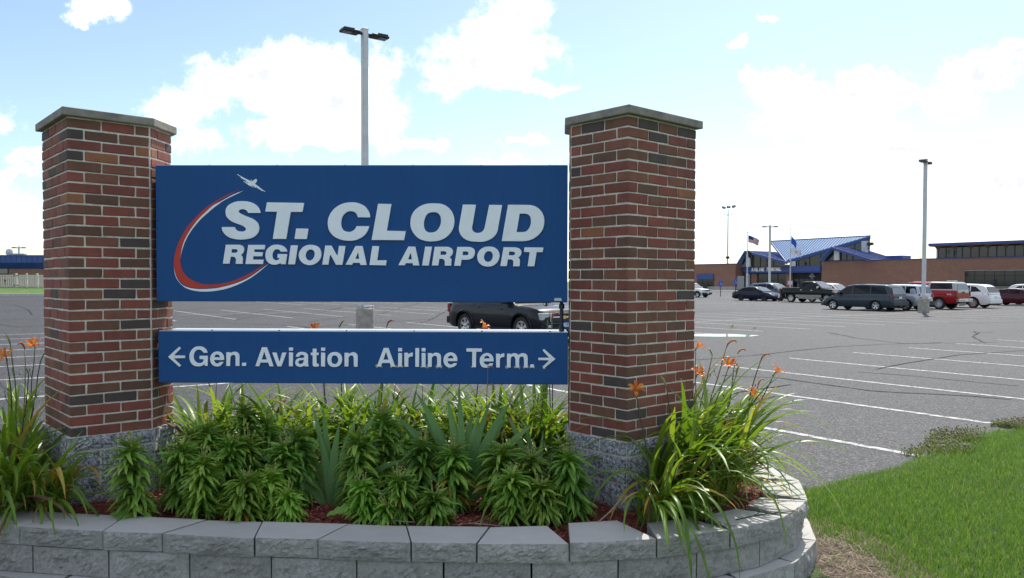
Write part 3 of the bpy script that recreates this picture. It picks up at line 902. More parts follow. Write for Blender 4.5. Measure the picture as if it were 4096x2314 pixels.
GLYPHS = [  # letter, outlines as "along,height" in millimetres on the sign plane (c = corner)
 ('upper','S',['746,2303c 741,2323 726,2348 702,2366 668,2378 627,2382 585,2379 551,2367 524,2348 512,2323 512,2300 516,2282 532,2262 555,2245 589,2231 620,2220 639,2209 648,2198 645,2187 633,2181 615,2180 594,2183 581,2192 576,2200 572,2209c 486,2209c 488,2188 500,2168 521,2148 547,2135 583,2127 620,2125 659,2129 691,2138 717,2155 733,2178 737,2202 734,2222 725,2239 707,2256 681,2270 647,2283 621,2295 605,2304 599,2312 603,2319 611,2325 626,2328 642,2325 655,2317 663,2303c']),
 ('upper','T',['790,2374c 1039,2370c 1028,2310c 950,2310c 919,2130c 828,2130c 857,2311c 778,2312c']),
 ('upper','.',['985,2200c 1067,2199c 1057,2129c 974,2130c']),
 ('upper','C',['1481,2274c 1477,2301 1464,2326 1443,2350 1410,2366 1376,2374 1342,2374 1306,2368 1269,2352 1238,2329 1214,2298 1201,2267 1197,2236 1201,2202 1211,2179 1232,2153 1263,2134 1300,2122 1341,2118 1380,2122 1419,2138 1448,2161 1466,2189 1475,2216c 1389,2216c 1383,2202 1368,2187 1347,2178 1326,2179 1305,2187 1292,2205 1287,2228 1288,2251 1295,2277 1311,2298 1331,2311 1352,2315 1373,2311 1389,2299 1395,2285 1398,2275c']),
 ('upper','L',['1534,2365c 1623,2363c 1592,2186c 1718,2183c 1708,2123c 1490,2124c']),
 ('upper','O',['1911,2368 1953,2365 1990,2350 2020,2322 2037,2288 2043,2251 2037,2210 2020,2176 1990,2144 1949,2123 1900,2115 1851,2118 1806,2134 1774,2164 1754,2202 1749,2239 1755,2280 1774,2316 1806,2344 1844,2361 1877,2367', '1906,2309 1930,2304 1947,2286 1953,2262 1951,2232 1938,2202 1917,2181 1889,2174 1862,2179 1845,2198 1839,2228 1844,2262 1857,2290 1877,2305']),
 ('upper','U',['2099,2360c 2186,2359c 2165,2232c 2160,2206 2167,2185 2184,2174 2204,2172 2225,2179 2240,2197 2247,2225c 2274,2358c 2360,2357c 2335,2214c 2328,2180 2309,2150 2279,2128 2238,2114 2193,2113 2144,2118 2107,2135 2082,2163 2072,2195 2075,2225c']),
 ('upper','D',['2399,2359c 2530,2358c 2571,2352 2604,2333 2627,2305 2639,2270 2639,2233 2629,2195 2605,2162 2571,2136 2530,2121 2493,2117c 2357,2118c', '2477,2300c 2511,2300c 2533,2294 2547,2277 2551,2251 2548,2225 2536,2199 2519,2183 2496,2178c 2456,2178c']),
 ('upper','R',['512,2091c 598,2091c 617,2087 631,2076 635,2060 630,2040 621,2029 613,2021c 621,2014 625,2002 625,1989 624,1975 625,1963c 577,1963c 579,1980 579,1997 573,2006 562,2010 545,2010c 537,1964c 491,1964c', '552,2061c 581,2061c 589,2057 591,2050 588,2042 578,2037c 549,2037c']),
 ('upper','E',['663,2090c 776,2090c 773,2060c 705,2060c 702,2043c 761,2041c 757,2014c 697,2014c 693,1992c 765,1992c 761,1962c 643,1962c']),
 ('upper','G',['925,2045c 920,2060 905,2078 881,2089 853,2092 826,2088 801,2073 784,2052 778,2024 780,2000 790,1979 809,1964 831,1958 850,1958 866,1963 880,1968c 884,1961c 914,1961c 924,2029c 861,2030c 858,2004c 873,2003c 866,1992 851,1988 836,1992 827,2005 825,2024 830,2043 841,2057 856,2061 871,2058 879,2049 882,2045c']),
 ('upper','I',['949,2088c 996,2088c 977,1960c 930,1961c']),
 ('upper','O',['1086,2091 1116,2086 1141,2070 1152,2044 1153,2017 1141,1990 1119,1968 1091,1957 1064,1956 1034,1966 1012,1987 1002,2014 1004,2038 1018,2063 1040,2082 1064,2090', '1085,2060 1100,2054 1108,2040 1108,2022 1101,2003 1086,1989 1069,1987 1056,1996 1048,2014 1050,2032 1059,2048 1071,2058']),
 ('upper','N',['1180,2087c 1222,2086c 1258,2021c 1262,2021c 1272,2085c 1315,2084c 1295,1958c 1252,1958c 1216,2023c 1212,2023c 1201,1959c 1159,1959c']),
 ('upper','A',['1383,2084c 1429,2084c 1458,1957c 1415,1957c 1412,1971c 1366,1971c 1359,1958c 1315,1959c', '1397,2037c 1401,2037c 1407,1998c 1381,1999c']),
 ('upper','L',['1495,2084c 1541,2083c 1527,1989c 1590,1989c 1586,1955c 1475,1957c']),
 ('upper','A',['1736,2081c 1782,2080c 1810,1955c 1767,1955c 1764,1970c 1719,1970c 1712,1956c 1668,1956c', '1748,2034c 1753,2034c 1760,1995c 1733,1996c']),
 ('upper','I',['1848,2081c 1893,2080c 1872,1954c 1827,1955c']),
 ('upper','R',['1912,2080c 1998,2080c 2020,2072 2032,2056 2032,2038 2024,2022 2011,2011c 2020,2002 2024,1990 2022,1970 2022,1954c 1977,1954c 1979,1972 1977,1986 1970,1996 1958,1999 1943,1999c 1936,1955c 1892,1955c', '1952,2050c 1978,2050c 1988,2044 1990,2038 1986,2029 1977,2026c 1949,2026c']),
 ('upper','P',['2062,2079c 2143,2079c 2167,2071 2179,2053 2178,2031 2169,2011 2151,1998 2127,1993c 2091,1993c 2085,1953c 2041,1953c', '2100,2049c 2125,2049c 2135,2042 2136,2035 2132,2026 2122,2024c 2097,2024c']),
 ('upper','O',['2275,2082 2307,2077 2331,2059 2343,2031 2341,2003 2327,1975 2299,1954 2267,1948 2231,1955 2205,1977 2195,2007 2198,2035 2215,2061 2243,2078', '2273,2051 2289,2045 2298,2027 2296,2007 2285,1987 2265,1980 2249,1987 2240,2005 2243,2027 2255,2045']),
 ('upper','R',['2370,2078c 2451,2077c 2475,2069 2488,2053 2488,2035 2480,2019 2467,2009c 2476,2001 2479,1987 2478,1967 2478,1951c 2433,1951c 2435,1969 2434,1984 2427,1993 2414,1996 2399,1996c 2392,1952c 2348,1952c', '2408,2048c 2433,2048c 2443,2043 2446,2036 2442,2027 2433,2024c 2405,2024c']),
 ('upper','T',['2509,2077c 2635,2076c 2630,2045c 2590,2045c 2575,1951c 2529,1951c 2543,2045c 2505,2046c']),
 ('lower','<',['115,1338c 191,1406c 203,1396c 157,1350c 159,1347c 231,1347c 231,1330c 154,1328c 203,1281c 192,1270c']),
 ('lower','G',['382,1366c 378,1380 365,1397 347,1407 323,1409 300,1405 279,1389 264,1366 260,1339 264,1313 275,1292 294,1278 317,1274 338,1276 352,1282 362,1289c 365,1278c 384,1278c 384,1346c 329,1346c 328,1325c 357,1322c 354,1311 344,1300 325,1296 307,1302 294,1316 289,1339 293,1363 305,1380 323,1387 340,1383 351,1374 357,1366c']),
 ('lower','e',['494,1318c 494,1332 490,1351 478,1366 463,1374 445,1375 426,1370 410,1356 401,1335 401,1314 409,1293 425,1279 445,1274 465,1277 480,1288 491,1305c 467,1305c 459,1298 448,1295 436,1298 429,1309 428,1318c', '429,1336c 433,1348 441,1354 449,1355 458,1352 465,1345 468,1336c']),
 ('lower','n',['510,1370c 537,1371c 538,1364c 549,1371 565,1374 582,1371 594,1360 598,1346c 599,1279c 572,1278c 572,1335c 570,1347 560,1353 548,1350 540,1342 537,1330c 536,1278c 509,1278c']),
 ('lower','.',['616,1300c 643,1300c 642,1278c 614,1279c']),
 ('lower','A',['751,1405c 784,1405c 830,1277c 801,1277c 792,1302c 741,1302c 732,1277c 705,1278c', '766,1376c 784,1322c 748,1322c']),
 ('lower','v',['820,1370c 849,1369c 865,1312c 871,1312c 887,1370c 915,1370c 882,1277c 854,1277c']),
 ('lower','i',['933,1371c 960,1370c 959,1277c 932,1278c', '933,1404c 960,1404c 960,1382c 933,1382c']),
 ('lower','a',['979,1342c 982,1356 996,1370 1018,1375 1044,1371 1059,1357 1061,1337c 1061,1295c 1066,1278c 1039,1277c 1036,1284c 1023,1276 1005,1274 986,1280 976,1293 975,1307 982,1323 999,1333 1020,1334 1033,1337 1036,1346 1030,1353 1017,1355 1006,1351 1002,1342c', '1032,1322c 1017,1319 1002,1316 996,1307 997,1298 1008,1293 1021,1297 1030,1307']),
 ('lower','t',['1093,1397c 1118,1396c 1118,1370c 1133,1370c 1132,1354c 1118,1353c 1118,1299c 1122,1296 1134,1294c 1133,1277c 1110,1276 1096,1280 1092,1292c 1092,1353c 1079,1354c 1080,1370c 1092,1370c']),
 ('lower','i',['1149,1371c 1176,1370c 1176,1277c 1148,1277c', '1149,1404c 1177,1404c 1176,1382c 1149,1382c']),
 ('lower','o',['1240,1375 1264,1371 1283,1355 1291,1328 1286,1302 1269,1281 1242,1274 1215,1278 1197,1296 1191,1323 1196,1350 1214,1369', '1240,1352 1255,1347 1264,1329 1262,1311 1253,1298 1239,1294 1224,1299 1218,1320 1221,1339 1229,1350']),
 ('lower','n',['1307,1370c 1333,1370c 1335,1361c 1348,1370 1363,1374 1381,1370 1392,1358 1395,1342c 1395,1277c 1369,1277c 1368,1333c 1365,1346 1355,1353 1343,1349 1335,1340 1334,1329c 1333,1278c 1306,1278c']),
 ('lower','A',['1570,1404c 1602,1404c 1648,1278c 1619,1278c 1610,1303c 1560,1303c 1550,1278c 1523,1279c', '1585,1377c 1603,1325c 1567,1325c']),
 ('lower','i',['1667,1370c 1693,1370c 1692,1278c 1666,1278c', '1667,1404c 1693,1404c 1693,1381c 1666,1381c']),
 ('lower','r',['1708,1372c 1732,1372c 1735,1362c 1743,1367 1753,1372 1765,1374c 1765,1348c 1751,1346 1739,1341 1735,1330c 1735,1278c 1708,1278c']),
 ('lower','l',['1782,1404c 1807,1404c 1807,1278c 1781,1277c']),
 ('lower','i',['1824,1371c 1850,1371c 1850,1277c 1824,1277c', '1824,1404c 1850,1404c 1850,1381c 1824,1381c']),
 ('lower','n',['1866,1370c 1891,1370c 1895,1364c 1908,1371 1922,1373 1938,1370 1950,1361 1954,1345c 1954,1277c 1928,1277c 1927,1337c 1924,1348 1915,1353 1905,1351 1895,1343 1892,1333c 1892,1278c 1866,1277c']),
 ('lower','e',['2063,1318c 2063,1331 2058,1352 2044,1368 2025,1375 2006,1374 1988,1365 1974,1347 1970,1324 1974,1301 1987,1284 2006,1275 2025,1275 2044,1282 2056,1292 2060,1304c 2036,1304c 2030,1297 2018,1294 2008,1298 2001,1305 1997,1317c', '1999,1335c 2003,1346 2011,1353 2019,1355 2027,1353 2034,1346 2037,1335c']),
 ('lower','T',['2123,1403c 2227,1403c 2227,1381c 2189,1381c 2188,1277c 2161,1277c 2162,1381c 2123,1381c']),
 ('lower','e',['2305,1317c 2305,1333 2298,1352 2285,1366 2267,1373 2249,1371 2231,1361 2216,1343 2212,1322 2216,1298 2228,1280 2246,1274 2266,1274 2285,1280 2298,1291 2302,1304c 2279,1304c 2271,1296 2259,1294 2249,1299 2242,1306 2240,1316c', '2242,1335c 2246,1347 2254,1353 2262,1354 2271,1351 2277,1343 2279,1336c']),
 ('lower','r',['2321,1368c 2345,1369c 2347,1360c 2355,1365 2365,1370 2377,1371c 2377,1347c 2363,1345 2353,1341 2347,1328c 2347,1276c 2322,1276c']),
 ('lower','m',['2394,1369c 2417,1369c 2420,1363c 2430,1369 2443,1372 2457,1370 2472,1360c 2482,1368 2498,1372 2516,1370 2529,1359 2533,1344c 2533,1276c 2508,1276c 2507,1333c 2503,1346 2493,1350 2482,1346 2476,1333c 2476,1276c 2451,1276c 2450,1333c 2445,1347 2435,1351 2425,1347 2419,1333c 2419,1276c 2394,1276c']),
 ('lower','.',['2550,1298c 2574,1298c 2574,1277c 2550,1277c']),
 ('lower','>',['2718,1335c 2642,1272c 2631,1282c 2674,1323c 2671,1326c 2603,1326c 2603,1342c 2675,1343c 2631,1392c 2641,1401c']),
 ('logo','red',['629,2468c 552,2439 481,2404 409,2361 352,2318 301,2267 255,2217 216,2156 185,2093 164,2027 157,1971 160,1930 170,1890 191,1857 216,1831 252,1812 298,1801 359,1798 436,1803 487,1812 538,1826 600,1848 670,1882 702,1904 749,1941 787,1975c 750,1950 700,1918 670,1900 600,1867 538,1844 477,1831 405,1824 349,1829 298,1844 252,1872 222,1905 207,1943 200,1986 205,2027 213,2072 231,2123 260,2176 296,2227 337,2275 383,2318 419,2351 465,2384 521,2416 583,2449']),
 ('logo','white',['630,2452c 577,2434 521,2406 470,2378 424,2353 383,2318 342,2280 301,2237 265,2186 236,2136 218,2093 208,2052 201,1996c 204,2017 214,2057 228,2098 246,2136 272,2179 303,2219 339,2260 378,2295 419,2330 460,2361 501,2389 562,2419']),
 ('logo','white',['157,1945c 163,1895 178,1859 206,1824 241,1799 293,1783 364,1777 441,1783 518,1799 589,1825 670,1866 743,1919 800,1968c 740,1925 670,1876 600,1843 538,1822 487,1809 436,1799 359,1794 298,1796 247,1806 208,1826 180,1862 165,1900']),
 ('logo','plane',['588,2562c 592,2562c 614,2548c 654,2528c 678,2517c 682,2526c 685,2526c 683,2515c 686,2514c 711,2530c 718,2530c 721,2523c 719,2513c 709,2500c 709,2497c 733,2479c 757,2460c 777,2446c 776,2444c 758,2452c 751,2451c 748,2453c 749,2458c 740,2459c 734,2465c 728,2465c 723,2469c 722,2475c 716,2473c 709,2472c 707,2477c 701,2479c 694,2487c 684,2486c 700,2473c 699,2472c 679,2483c 664,2488c 657,2495c 630,2514c 629,2517c 631,2517c 658,2503c 660,2505c 658,2510c 651,2509c 648,2515c 641,2523c 635,2524c 622,2533c 614,2536c 612,2543c 588,2560c']),
]


SIGN_L = Vector((-2.426, 5.333))
SIGN_A = math.atan2(-0.01887128, 0.99982192)


def build_sign():
    out = 0.012      # face of the panels in front of the line between the pillars
    labels = {'upper': 'large blue airport name sign with white raised letters and red swoosh between brick pillars',
              'lower': 'narrow blue direction sign with white arrows below the airport name sign'}
    spans = {'upper': (0.036, 2.795, 1.711, 2.622), 'lower': (0.045, 2.801, 1.1625, 1.5095)}
    deep = 0.275
    roots = {}
    for key, nm in (('upper', 'airport_sign'), ('lower', 'direction_sign')):
        u0, u1, z0, z1 = spans[key]
        root = thing(nm, labels[key], 'sign', (SIGN_L.x, SIGN_L.y, 0), SIGN_A)
        roots[key] = root
        m = MB()
        m.box(u0, u1, -out, deep, z0, z1, 0, 0.004)
        p = m.build('panel', 'sign_blue', root)
        # metal lid strip on top and returns
        m = MB().box(u0 + .002, u1 - .002, 0.004, deep + .004, z1 - .001, z1 + .004, 0)
        m.build('top_sheet', 'sign_top_metal', root)
        for u in np.linspace(u0 + .35, u1 - .12, 6):
            MB().lathe([(0, 0), (.006, 0), (.006, .005), (0, .006)], 'Z', 8, 0, (u, .03, z1 + .004)).build('rivet', 'sign_dark', root)
    face = -out
    cnt = 0
    for sec, ch, paths in GLYPHS:
        outs = [spline(parse_path(q)) for q in paths]
        if sec == 'logo':
            mat = {'red': 'sign_red'}.get(ch, 'sign_letter')
            nm = {'red': 'red_swoosh', 'white': 'white_swoosh', 'plane': 'aeroplane_emblem'}[ch]
            me = outline_mesh(nm, outs, 0.002, mat)
            o = obj(nm, me, roots['upper'])
            o.location = (0, face - 0.0012 - (0.0006 if ch == 'red' else 0), 0)
        else:
            thick = 0.008 if sec == 'upper' else 0.006
            me = outline_mesh('letter', outs, thick, 'sign_letter', 0.0012)
            nm = 'arrow' if ch in '<>' else 'letter'
            o = obj(nm, me, roots[sec])
            o.location = (0, face - thick / 2 - 0.0025, 0)
    # old glue showing round the letters on the lower board
    for sec, ch, paths in GLYPHS:
        q0 = parse_path(paths[0])
        if sec != 'lower' or min(p[0] for p in q0) < 1.45 or ch in 'lr':
            continue
        zl = min(p[1] for p in q0)
        for cu, cz in [(p[0], p[1]) for p in q0 if p[1] < zl + .006] + ([(p[0], p[1]) for p in q0][2:4] if ch in 'T>' else []):
            if random.random() < .25:
                continue
            w, h = random.uniform(.014, .024), random.uniform(.014, .034)
            pts = []
            for i in range(10):
                an = 2 * PI * i / 10
                r = 1 + random.uniform(-.25, .15)
                pts.append((cu + random.uniform(-.002, .002) + w / 2 * r * math.cos(an), cz + h * .15 + h / 2 * r * math.sin(an)))
            o = obj('glue_residue', outline_mesh('glue_residue', [pts], 0.002, 'glue'), roots['lower'])
            o.location = (0, face - 0.0015, 0)
    # maker's sticker, power conduit and cable at the right end
    pts = [(2.708, 1.722), (2.757, 1.722), (2.757, 1.735), (2.750, 1.741), (2.710, 1.740)]
    o = obj('sticker', outline_mesh('sticker', [pts], 0.002, 'sticker'), roots['upper'])
    o.location = (0, face - 0.0015, 0)
    c = thing('conduit', 'dark blue metal conduit joining the two blue signs beside the right pillar', 'conduit', (SIGN_L.x, SIGN_L.y, 0), SIGN_A)
    m = MB().tube([(2.762, .07, 1.505), (2.760, .07, 1.72)], 0.0125, 12)
    m.build('pipe', 'sign_dark', c, 1.0)
    for z in (1.535, 1.685):
        MB().lathe([(0.0125, -.02), (.019, -.018), (.019, .012), (.0125, .016)], 'Z', 12, 0, (2.7615, .07, z)).build('coupling', 'sign_dark', c, 1.0)
    w = [(2.655 + .018 * math.cos(a), .10, 1.712 + .030 * math.sin(a)) for a in np.linspace(PI, 2 * PI, 12)]
    MB().tube(w, .0018, 5).build('cable_loop', 'sign_dark', roots['upper'])
    MB().box(2.652, 2.664, .09, .11, 1.685, 1.711).build('cable_clip', 'sign_dark', roots['upper'])
    for u, z in ((0.052, 1.75), (0.052, 2.25), (2.06, 1.85)):
        MB().lathe([(0, -.003), (.005, -.002), (.005, 0)], 'Y', 8, 0, (u, face, z)).build('screw', 'sign_dark', roots['upper'])
# ------------------------------------------------------------------ planter: retaining wall, mulch, pillars, sign
WALL = [(-4.95, 5.95), (-4.75, 5.35), (-4.3, 4.92), (-3.78, 4.66), (-3.29, 4.50), (-2.755, 4.402), (-2.247, 4.322), (-1.905, 4.294), (-1.379, 4.222), (-1.033, 4.196), (-0.53, 4.155),
        (-0.183, 4.142), (0.306, 4.142), (0.779, 4.214), (1.217, 4.371), (1.609, 4.623), (1.877, 4.976), (2.005, 5.487), (1.93, 5.95), (1.68, 6.36), (1.27, 6.62),
        (0.8, 6.74), (0.3, 6.78), (-0.2, 6.79), (-0.7, 6.80), (-1.2, 6.81), (-1.7, 6.82), (-2.2, 6.83), (-2.7, 6.84), (-3.2, 6.84), (-3.7, 6.80), (-4.2, 6.70), (-4.65, 6.42)]
BACK = {5: (-2.582, 4.652), 6: (-2.26, 4.605), 7: (-1.757, 4.535), 8: (-1.427, 4.505), 9: (-.927, 4.463), 10: (-.593, 4.433), 11: (-.124, 4.42)}


def inside_planter(x, y, grow=0.0):
    c = Vector((-1.4, 5.5))
    n = len(WALL)
    ins = False
    for i in range(n):
        ax, ay = WALL[i]
        bx, by = WALL[(i + 1) % n]
        if grow:
            ax += (1 if ax > c.x else -1) * grow
            bx += (1 if bx > c.x else -1) * grow
            ay += (1 if ay > c.y else -1) * grow
            by += (1 if by > c.y else -1) * grow
        if (ay > y) != (by > y) and x < (bx - ax) * (y - ay) / (by - ay) + ax:
            ins = not ins
    return ins


def block_mesh(name, fl, fr, br, bl, z0, z1, rough=0.012, origin=None, seed=0, top='wall_block_top'):
    """one wall block: split front face with relief, smooth top"""
    fl, fr, br, bl = (Vector(p) for p in (fl, fr, br, bl))
    o = origin or fl
    nx, nz = 26, 9
    d = (fr - fl)
    nrm = Vector((d.y, -d.x)).normalized()
    vs, fs, mi = [], [], []
    for j in range(nz + 1):
        for i in range(nx + 1):
            u, v = i / nx, j / nz
            p = fl.lerp(fr, u)
            edge = min(u * 6, (1 - u) * 6, 1) * (0.25 + 0.75 * min(v * 4, (1 - v) * 4, 1))
            k = noise.noise(Vector((p.x * 9 + seed, p.y * 9, v * 1.6 + seed))) * .6 + noise.noise(Vector((p.x * 34, p.y * 34 + seed, v * 5))) * .55 + noise.noise(Vector((p.x * 85, p.y * 85 + seed, v * 12))) * .4
            q = p + nrm * (rough * (0.5 + k) * edge)
            sag = 0.002 * noise.noise(Vector((u * 7 + seed, v * 3, 2)))
            vs.append((q.x - o.x, q.y - o.y, z0 + (z1 - z0) * v + sag))
    W = nx + 1
    for j in range(nz):
        for i in range(nx):
            fs.append((j * W + i, j * W + i + 1, (j + 1) * W + i + 1, (j + 1) * W + i))
            mi.append(0)
    b = len(vs)
    for p in (bl, br):
        vs += [(p.x - o.x, p.y - o.y, z0), (p.x - o.x, p.y - o.y, z1)]
    t = [nz * W + i for i in range(nx + 1)]
    fs.append(tuple(t) + (b + 3, b + 1)); mi.append(1)
    bt = [i for i in range(nx, -1, -1)]
    fs.append(tuple(bt) + (b, b + 2)); mi.append(0)
    le = [j * W for j in range(nz + 1)]
    fs.append(tuple(le) + (b + 1, b)); mi.append(0)
    re = [j * W + nx for j in range(nz, -1, -1)]
    fs.append(tuple(re) + (b + 2, b + 3)); mi.append(0)
    fs.append((b, b + 1, b + 3, b + 2)); mi.append(0)
    m = MB()
    m.v, m.f, m.mi = vs, fs, mi
    me = m.mesh(name, ['wall_block', top])
    return me, o


def build_wall():
    root = thing('retaining_wall', 'curved grey split-face block retaining wall around the planting bed', 'wall', (-1.4, 5.5, 0))
    n = len(WALL)
    cen = Vector((-1.4, 5.5))
    inward = []
    for i in range(n):
        a, b = Vector(WALL[i - 1]), Vector(WALL[(i + 1) % n])
        d = (b - a).normalized()
        inward.append(Vector((-d.y, d.x)))
    def place(me, o, name):
        ob = obj(name, me, root)
        ob.location = (o.x + 1.4, o.y - 5.5, 0)
    for i in range(n):
        j = (i + 1) % n
        fl, fr = Vector(WALL[i]), Vector(WALL[j])
        if i in BACK and j in BACK:
            bl, br = Vector(BACK[i]), Vector(BACK[j])
        elif i == 4:
            bl, br = fl + inward[i] * .27 + (fr - fl) * .12, Vector(BACK[5])
        elif i == 11:
            bl, br = Vector(BACK[11]), Vector((.205, 4.45))
        elif i == 12:
            bl, br = Vector((.321, 4.487)), Vector((.614, 4.54))
        else:
            sh = (fr - fl) * 0.13
            bl, br = fl + inward[i] * .27 + sh, fr + inward[j] * .27 - sh
            if i < 4 or i > 19:
                bl, br = bl - sh * .6, br + sh * .6
        g = (fr - fl).normalized() * random.uniform(.003, .006)
        dz = random.uniform(-.003, .003)
        push = inward[i] * random.uniform(-.006, .006)
        me, o = block_mesh('cap_block', fl + g + push, fr - g + push, br - g, bl + g, 0.368 + dz, 0.470 + dz, 0.020, seed=i * 3.1)
        place(me, o, 'cap_block')
    # full courses below, in running bond
    seg = [(Vector(WALL[(i + 1) % n]) - Vector(WALL[i])).length for i in range(n)]
    cum = [0]
    for s in seg:
        cum.append(cum[-1] + s)
    tot = cum[-1]

    def at(s, out):
        s %= tot
        for i in range(n):
            if s <= cum[i + 1]:
                f = (s - cum[i]) / seg[i]
                p = Vector(WALL[i]).lerp(Vector(WALL[(i + 1) % n]), f)
                nn = inward[i].lerp(inward[(i + 1) % n], f).normalized()
                return p - nn * out, nn
    k = round(tot / 0.462)
    for course, (z0, z1, out, off) in enumerate(((0.212, 0.364, -0.012, 0.16), (-0.05, 0.208, 0.055, 0.39))):
        for b in range(k):
            a, na = at(off + tot * b / k, out)
            c, nc = at(off + tot * (b + 1) / k, out)
            g = (c - a).normalized() * random.uniform(.003, .006)
            dd = 0.22
            me, o = block_mesh('wall_block', a + g, c - g, c + nc * dd - g * 6, a + na * dd + g * 6, z0, z1 - random.uniform(0, .003), 0.026, seed=50 + b * 2.3 + course * 40)
            place(me, o, 'block')
    # planting soil dressed with mulch
    ring = [Vector(WALL[i]) + inward[i] * .20 for i in range(n)]
    vs, fs = [(-1.4, 5.5, 0.43)], []
    K = 14
    for j in range(1, K + 1):
        for p in ring:
            q = cen.lerp(p, j / K)
            z = 0.425 + 0.03 * noise.noise(Vector((q.x * 2.1, q.y * 2.1, 1))) - (0.03 if j == K else 0)
            vs.append((q.x, q.y, z))
    for i in range(n):
        fs.append((0, 1 + i, 1 + (i + 1) % n))
    for j in range(K - 1):
        for i in range(n):
            a, b = 1 + j * n + i, 1 + j * n + (i + 1) % n
            fs.append((a, a + n, b + n, b))
    tag(MB().add(vs, fs).build('planting_bed', 'mulch', smooth=3.2), kind='structure')
    # loose mulch: slivers of dyed bark
    P = []
    while len(P) < 12000:
        x, y = random.uniform(-4.7, 1.9), random.uniform(4.3, 6.6)
        if not inside_planter(x, y, -0.2) or (y > 5.3 and random.random() < .6):
            continue
        P.append((x, y, 0.425 + 0.03 * noise.noise(Vector((x * 2.1, y * 2.1, 1))) + random.uniform(0.0, .022)))
    n_ = len(P)
    P = np.array(P)
    a = rng.uniform(0, 2 * PI, n_)
    ln = rng.uniform(.012, .048, n_)
    w = rng.uniform(.002, .006, n_)
    tl = rng.uniform(-.35, .35, n_) * ln
    up = np.c_[0 * w, 0 * w, rng.uniform(.002, .005, n_)]
    ex = np.c_[np.cos(a) * ln / 2, np.sin(a) * ln / 2, tl / 2]
    ey = np.c_[-np.sin(a) * w, np.cos(a) * w, rng.uniform(-.5, .5, n_) * w]
    V = np.stack([P - ex - ey * .5, P + ex - ey, P + ex * .9 + ey, P - ex + ey, P - ex * .8 + up, P + ex * .8 + up], axis=1)
    b = np.arange(n_)[:, None] * 6
    F = np.concatenate([b + np.array([t]) for t in ((0, 1, 5), (0, 5, 4), (1, 2, 5), (2, 3, 4), (2, 4, 5), (3, 0, 4))])
    tag(obj('mulch_chips', stuff_mesh('mulch_chips', V.reshape(-1, 3), faces_tri=F, mats='mulch_chips')), 'red-brown shredded bark mulch covering the planting bed', 'mulch', kind='stuff')


def brick_mesh(ln, depth, h, seed):
    """a brick lying along +x, face at y = 0, body towards +y; chipped edges"""
    bm = bmesh.new()
    bmesh.ops.create_cube(bm, size=1.0)
    r = random.Random(seed)
    for v in bm.verts:
        v.co = Vector((0 if v.co.x < 0 else ln, 0 if v.co.y < 0 else depth, 0 if v.co.z < 0 else h))
    bmesh.ops.bevel(bm, geom=list(bm.edges), offset=0.0035, segments=1, affect='EDGES')
    for v in bm.verts:
        v.co += Vector((r.uniform(-.002, .002), r.uniform(-.0008, .0008), r.uniform(-.0022, .0022)))
    m = MB().bm(bm)
    return m.mesh('brick', 'brick')


BRICK_H, COURSE, BRICK_D, COURSES = 0.0575, 0.0677, 0.092, 30
PILLAR_Z0 = 0.852


